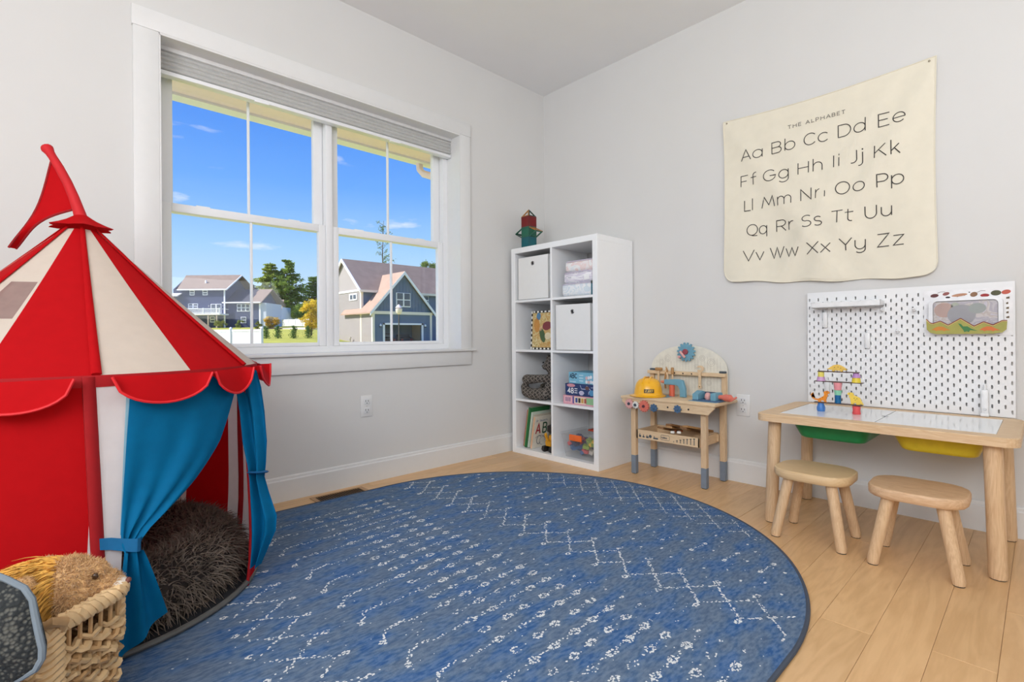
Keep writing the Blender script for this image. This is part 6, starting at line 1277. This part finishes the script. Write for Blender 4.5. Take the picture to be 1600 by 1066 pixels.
m = MB(); m.box((GX0 - .02, GY, -.6), (GX0 + .18, MY0, 3.6)); m.box((GX0 - .02, MY0, -.6), (GX0 + .18, MY1, 6.0)); m.prism([(MY0, 6.0), (MY1, 6.0), (MYR, 9.6)], .2, Matrix(((0, 0, 1, GX0 - .02), (1, 0, 0, 0), (0, 1, 0, 0), (0, 0, 0, 1)))); sw = hp('side_wall', m, SIDE, label='pale grey clapboard side wall')
m = MB()
for i in range(44): z = -.5 + i * .15; m.box((GX0 - .045, GY if z < 3.5 else MY0, z), (GX0 - .02, MY1, z + .016))
hp('clapboard_edges', m, SIDE, sw, kind='stuff', fix=False)
m = MB()
for i in range(17): x = 23.7 + i * .4; zt = 7.6 - abs(x - 26.91) * 1.12; m.box((x - .03, GY - .03, 3.6), (x + .03, GY, max(3.65, zt)))
hp('battens', m, NAVY, kind='stuff', fix=False)
def slope(p0, p1, p2, p3, th): return [p0, p1, p2, p3] + [(p[0], p[1], p[2] - th) for p in (p0, p1, p2, p3)], [(0, 1, 2, 3), (4, 7, 6, 5), (0, 4, 5, 1), (1, 5, 6, 2), (2, 6, 7, 3), (3, 7, 4, 0)]
m = MB(); m.add(*slope((GX0 - .35, MY0 - .45, 5.95), (MXR, MY0 - .45, 5.95), (MXR, MYR, 9.85), (GX0 - .35, MYR, 9.85), .16)); m.add(*slope((GX0 - .35, MY1 + .45, 5.95), (MXR, MY1 + .45, 5.95), (MXR, MYR, 9.85), (GX0 - .35, MYR, 9.85), .16)); hp('main_roof', m, ROOFM, label='brown shingle main roof')
m = MB(); m.add(*slope((22.72, GY - .35, 3.45), (22.72, MYR, 3.45), (26.91, MYR, 8.05), (26.91, GY - .35, 8.05), .15)); m.add(*slope((31.08, GY - .35, 3.45), (31.08, 50, 3.45), (26.91, MYR, 8.05), (26.91, GY - .35, 8.05), .15)); hp('gable_roof', m, MAT((178, 150, 132), .95, noise=.08, scale=1.4), label='shingle gable roof with sunlight painted in tan')  # sunlight on the gable slopes is painted into the tan colour
m = MB(); [m.add(*slope((x, GY - .38, 3.45), (x, GY - .28, 3.45), (26.91, GY - .28, 8.05), (26.91, GY - .38, 8.05), .38)) for x in (22.75, 31.05)]; hp('gable_rake', m, WHT_, label='white gable boards')
m = MB(); [m.add(*slope((GX0 - .38, y, 5.98), (GX0 - .26, y, 5.98), (GX0 - .26, MYR, 9.85), (GX0 - .38, MYR, 9.85), .36)) for y in (MY0 - .42, MY1 + .42)]; hp('side_rake', m, WHT_, label='white side gable boards')
hp('band_board', MB().box((GX0 - .05, GY - .10, 3.26), (GX1 + .1, GY, 3.58)), CRM, label='cream band over the garage'); hp('eave_board', MB().box((GX0 - .3, MY0 - .5, 5.72), (MXR, MY0 - .4, 5.98)), CRM); hp('side_band', MB().box((GX0 - .10, MY0 - .2, 5.86), (GX0 - .02, MY1, 6.08)), WHT_)
hp('roof_return', MB().box((22.74, GY - .3, 3.28), (GX0, MY0 + .4, 3.46)), CRM)
for x, y0, z1 in ((GX0 - .05, GY - .05, 3.3), (GX1 - .2, GY - .05, 3.3), (GX0 - .05, MY0 - .05, 5.8)): hp('corner_board', MB().box((x, y0, -.6), (x + .26, y0 + .26, z1)), CRM)
def win_front(x0, x1, z0, z1, y, cols=2, par=h2, rows=2, tag_='window'):
    o = hp(tag_, MB().box((x0, y - .07, z0), (x1, y + .02, z1)), WHT_, par); w = (x1 - x0) / cols; b_ = .11
    for i in range(cols):
        for j in range(rows): hp('pane', MB().box((x0 + w * i + b_, y - .085, z0 + b_ + (z1 - z0 - b_) * j / rows), (x0 + w * (i + 1) - b_ * .6, y - .06, z0 + (z1 - z0) * (j + 1) / rows - b_ * .4)), PANE, o)
    return o
win_front(25.99, 27.8, 4.1, 5.67, GY); win_front(30.95, 31.95, 4.62, 5.72, MY0, 1)
o = hp('window', MB().box((GX0 - .1, 49.62, 4.92), (GX0, 51.46, 5.66)), WHT_); [hp('pane', MB().box((GX0 - .12, y, 5.06), (GX0 - .08, y + .62, 5.54)), PANE, o) for y in (49.82, 50.62)]
m = MB(); m.box((24.36, GY - .08, -.6), (24.58, GY + .05, 2.32)); m.box((29.24, GY - .08, -.6), (29.48, GY + .05, 2.32)); m.box((24.36, GY - .08, 2.12), (29.48, GY + .05, 2.32)); hp('garage_surround', m, WHT_, label='white garage door surround')
m = MB(); m.box((24.2, 52.0, -.6), (29.6, 52.1, 3.0)); m.box((24.1, GY + .2, -.6), (24.2, 52.1, 3.0)); m.box((29.6, GY + .2, -.6), (29.7, 52.1, 3.0)); m.box((24.1, GY + .2, 2.9), (29.7, 52.1, 3.0)); hp('garage_inside', m, MAT((188, 168, 146), .9), label='beige garage interior'); hp('garage_floor', MB().box((24.1, GY, -.6), (29.7, 52.1, -.28)), MAT((186, 178, 170), .9))
for x in (24.05, 29.72): w_ = hp('wall_lamp', MB().box((x - .09, GY - .16, 1.86), (x + .09, GY, 1.96)), BLACK); hp('lamp_shade', MB().lathe([(.10, 0), (.12, .12), (.05, .26)], 10, T(x, GY - .12, 1.95)), WHT_, w_)
def car(x, y, c, label):
    t = thing('parked_car', label, 'car', (x, y, -.28), 0, 'cars parked in the open garage'); MB().prism([(-2.1, .35), (2.1, .35), (2.15, .75), (1.3, .95), (.9, 1.42), (-1.0, 1.46), (-1.6, 1.0), (-2.1, .92)], 1.7, Matrix(((0, 0, 1, -.85), (1, 0, 0, 0), (0, 1, 0, 0), (0, 0, 0, 1))), .06).build('body', MAT(c, .3), t)
    for sx in (-.82, .82):
        for sy in (-1.3, 1.3): MB().lathe([(.32, -.11), (.32, .11)], 18, T(sx, sy, .33) @ Matrix.Rotation(PI / 2, 4, 'Y')).build('wheel', BLACK, t)
    MB().box((-.72, -1.5, 1.02), (.72, -1.46, 1.36)).build('rear_window', PANE, t); [MB().box((s * .62 - .14, -2.16, .66), (s * .62 + .14, -2.08, .84)).build('tail_lamp', MAT((150, 40, 40), .3), t) for s in (-1, 1)]
car(25.75, 49.4, (74, 58, 54), 'dark brown car in the left of the open garage'); car(28.3, 49.9, (52, 54, 74), 'dark blue car in the right of the open garage')
t = thing('utility_meter', 'small brown utility box with pipe at the foot of the garage house side wall', 'meter', (GX0 - .35, 50.6, -.2)); MB().box((-.2, -.35, 0), (.2, .35, .5), .03).build('box', MAT((150, 128, 108), .7), t); MB().tube([(0, .2, .5), (0, .2, .85), (0, .0, .98)], .07, 8).build('pipe', MAT((190, 184, 178), .5), t)
t = thing('street_lamp', 'white globed lamp post in front of the garage house', 'street lamp', (10.23, 19.28, gz(-5.6, 25))); MB().tube([(0, 0, 0), (0, 0, .3), (0, 0, .32), (0, 0, 2.12)], [.06, .055, .035, .03], 10).build('post', MAT((74, 70, 68), .5), t); MB().lathe([(.05, 2.10), (.14, 2.18), (.17, 2.36), (.10, 2.42)], 14).build('lantern', MAT((246, 232, 226), .4), t); MB().lathe([(.18, 2.42), (.10, 2.52), (.02, 2.60)], 14).build('lantern_cap', MAT((226, 214, 210), .4), t); MB().tube([(-.09, 0, 2.13), (-.13, 0, 2.2), (-.16, 0, 2.40)], .012, 6).build('bracket', MAT((74, 70, 68), .5), t)
# ------------------------------------------------------------------ navy house on the hill
H1 = thing('navy_house', 'large navy clapboard house with brown roof and white deck in the left window', 'house', wpt(-60, 105, 0), RTA)
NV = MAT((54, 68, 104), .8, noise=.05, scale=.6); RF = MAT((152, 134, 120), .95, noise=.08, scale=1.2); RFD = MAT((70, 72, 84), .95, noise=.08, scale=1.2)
def h1(name, mb, m, par=H1, **k): return mb.build(name, m, par, fix=True, **k)
h1('main_wall', MB().box((-10.4, 0, 1.8), (.35, 9, 11.0)), NV)
m = MB(); YZ = lambda x: Matrix(((0, 0, 1, x), (1, 0, 0, 0), (0, 1, 0, 0), (0, 0, 0, 1)))
m.prism([(0, 11), (9, 11), (4.5, 14.2)], .2, YZ(.15)); m.prism([(0, 11), (9, 11), (4.5, 14.2)], .2, YZ(-10.4)); h1('gable_wall', m, NV)
m = MB(); m.add(*slope((-9.3, -.5, 10.95), (.85, -.5, 10.95), (1.42, 4.5, 14.45), (-10.6, 4.5, 14.45), .2)); m.add(*slope((-10.6, 9.5, 10.95), (2.6, 9.5, 10.95), (1.42, 4.5, 14.45), (-10.6, 4.5, 14.45), .2)); h1('main_roof', m, RF, label='brown main roof')
h1('eave_board', MB().box((-9.3, -.6, 10.72), (.95, -.45, 10.98)), WHT_); m = MB(); m.add(*slope((.80, -.5, 10.95), (.98, -.5, 10.95), (1.56, 4.5, 14.45), (1.38, 4.5, 14.45), .3)); h1('rake_board', m, WHT_); h1('corner_board', MB().box((.12, -.08, 2.6), (.38, .1, 10.8)), WHT_)
h1('roof_vent', MB().box((-4.75, 1.5, 12.4), (-4.45, 1.8, 13.0)), WHT_)
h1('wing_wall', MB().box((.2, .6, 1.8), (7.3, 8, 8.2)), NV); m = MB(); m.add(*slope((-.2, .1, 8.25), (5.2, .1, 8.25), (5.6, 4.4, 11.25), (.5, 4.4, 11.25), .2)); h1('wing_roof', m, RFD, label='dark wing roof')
m = MB(); m.add(*slope((4.6, .05, 8.1), (7.75, .05, 8.1), (8.2, 4.4, 11.3), (5.4, 4.4, 11.3), .22)); m.add(*slope((4.6, 8.6, 8.1), (9.2, 8.6, 8.1), (8.2, 4.4, 11.3), (5.4, 4.4, 11.3), .22)); h1('end_roof', m, RF, label='brown end roof')
m = MB(); m.prism([(.6, 8.1), (8, 8.1), (4.4, 11.0)], .2, YZ(7.2)); h1('end_gable', m, NV); h1('end_wall', MB().box((7.25, .7, 1.8), (8.55, 7.8, 8.1)), MAT((196, 204, 220), .8), label='end wall with sunlight painted in pale'); h1('eave_board', MB().box((-.3, -.05, 8.02), (7.7, .12, 8.28)), WHT_); h1('corner_board', MB().box((7.15, .5, 2.6), (7.45, .72, 8.1)), WHT_); h1('foundation', MB().box((-10.4, -.1, 1.5), (7.3, .5, 2.9)), MAT((170, 160, 150), .9))  # end wall paled to stand in for sunlight on it
def w1(x0, x1, z0, z1, y, cols=1, rows=2):
    o = h1('window', MB().box((x0, y - .08, z0), (x1, y + .02, z1)), WHT_); w = (x1 - x0) / cols
    for i in range(cols):
        for j in range(rows): h1('pane', MB().box((x0 + w * i + .15, y - .12, z0 + .15 + (z1 - z0 - .15) * j / rows), (x0 + w * (i + 1) - .12, y - .07, z0 + (z1 - z0) * (j + 1) / rows - .1)), PANE, o)
w1(-6.96, -5.97, 9.72, 10.75, 0); w1(-4.28, -3.25, 9.72, 10.75, 0); w1(-7.3, -5.27, 6.96, 7.99, 0, 2); w1(-2.6, -.4, 5.85, 7.9, 0, 2, 1); w1(-2.74, -1.75, 4.05, 5.29, 0); w1(2.53, 5.2, 6.31, 7.87, .6, 3); w1(3.3, 4.44, 3.87, 5.18, .6)
dk = h1('deck', MB().box((-9.0, -3.2, 5.50), (1.1, 0, 5.78)), WHT_, label='white deck')
m = MB(); m.box((-9.0, -3.2, 6.68), (1.1, -3.08, 6.80)); m.box((.98, -3.2, 6.68), (1.1, 0, 6.80)); m.box((-9.0, -3.2, 5.9), (1.1, -3.1, 5.98)); h1('handrail', m, WHT_, dk)
for i in range(42): x = -8.9 + i * .24; h1('baluster', MB().box((x, -3.17, 5.78), (x + .07, -3.11, 6.7)), WHT_, dk)
for x in (-8.95, -5.6, -2.3, 1.02): h1('deck_rail_post', MB().box((x - .08, -3.22, 5.7), (x + .08, -3.06, 6.92)), WHT_, dk)
for x in (-6.2, -1.37, .35): h1('deck_post', MB().box((x - .12, -3.1, 1.8), (x + .12, -2.86, 5.5)), MAT((176, 160, 142), .8), dk)
for x in (-3.0, .05): h1('wall_lamp', MB().box((x - .1, -.15, 7.3), (x + .1, 0, 7.65)), MAT((150, 150, 156), .5))
h1('porch_roof', MB().add(*slope((-10.9, -1.4, 9.6), (-8.6, -1.4, 9.6), (-8.6, 0, 10.2), (-10.9, 0, 10.2), .2)), MAT((206, 204, 206), .8))
h3 = thing('white_house', 'small white house with brown roof beyond the navy house', 'house', wpt(-59, 125, 5), RTA)
MB().box((-2.6, 0, -1), (1.6, 6, 3.4)).build('wall', MAT((226, 232, 246), .7), h3); MB().prism([(-2.6, 3.4), (1.0, 3.4), (-.9, 6.4), (-2.6, 6.2)], .3, Matrix(((1, 0, 0, 0), (0, 0, 1, -.05), (0, 1, 0, 0), (0, 0, 0, 1)))).build('gable', MAT((226, 232, 246), .7), h3)
m = MB(); m.add(*slope((-.4, -.3, 2.9), (2.2, -.3, 2.9), (1.3, 3, 5.4), (-.6, 3, 5.4), .2)); m.build('roof', RF, h3); o = MB().box((-1.6, -.1, .6), (-.8, .05, 1.9)).build('window', WHT_, h3); MB().box((-1.5, -.14, .7), (-.9, -.08, 1.8)).build('pane', PANE, o); o = MB().box((.2, -.1, .8), (1.1, .05, 1.8)).build('window', WHT_, h3); MB().box((.3, -.14, .9), (1.0, -.08, 1.7)).build('pane', PANE, o)
MB().box((-2.2, -1.2, 2.3), (1.4, 0, 2.5)).build('porch_roof', RFD, h3)
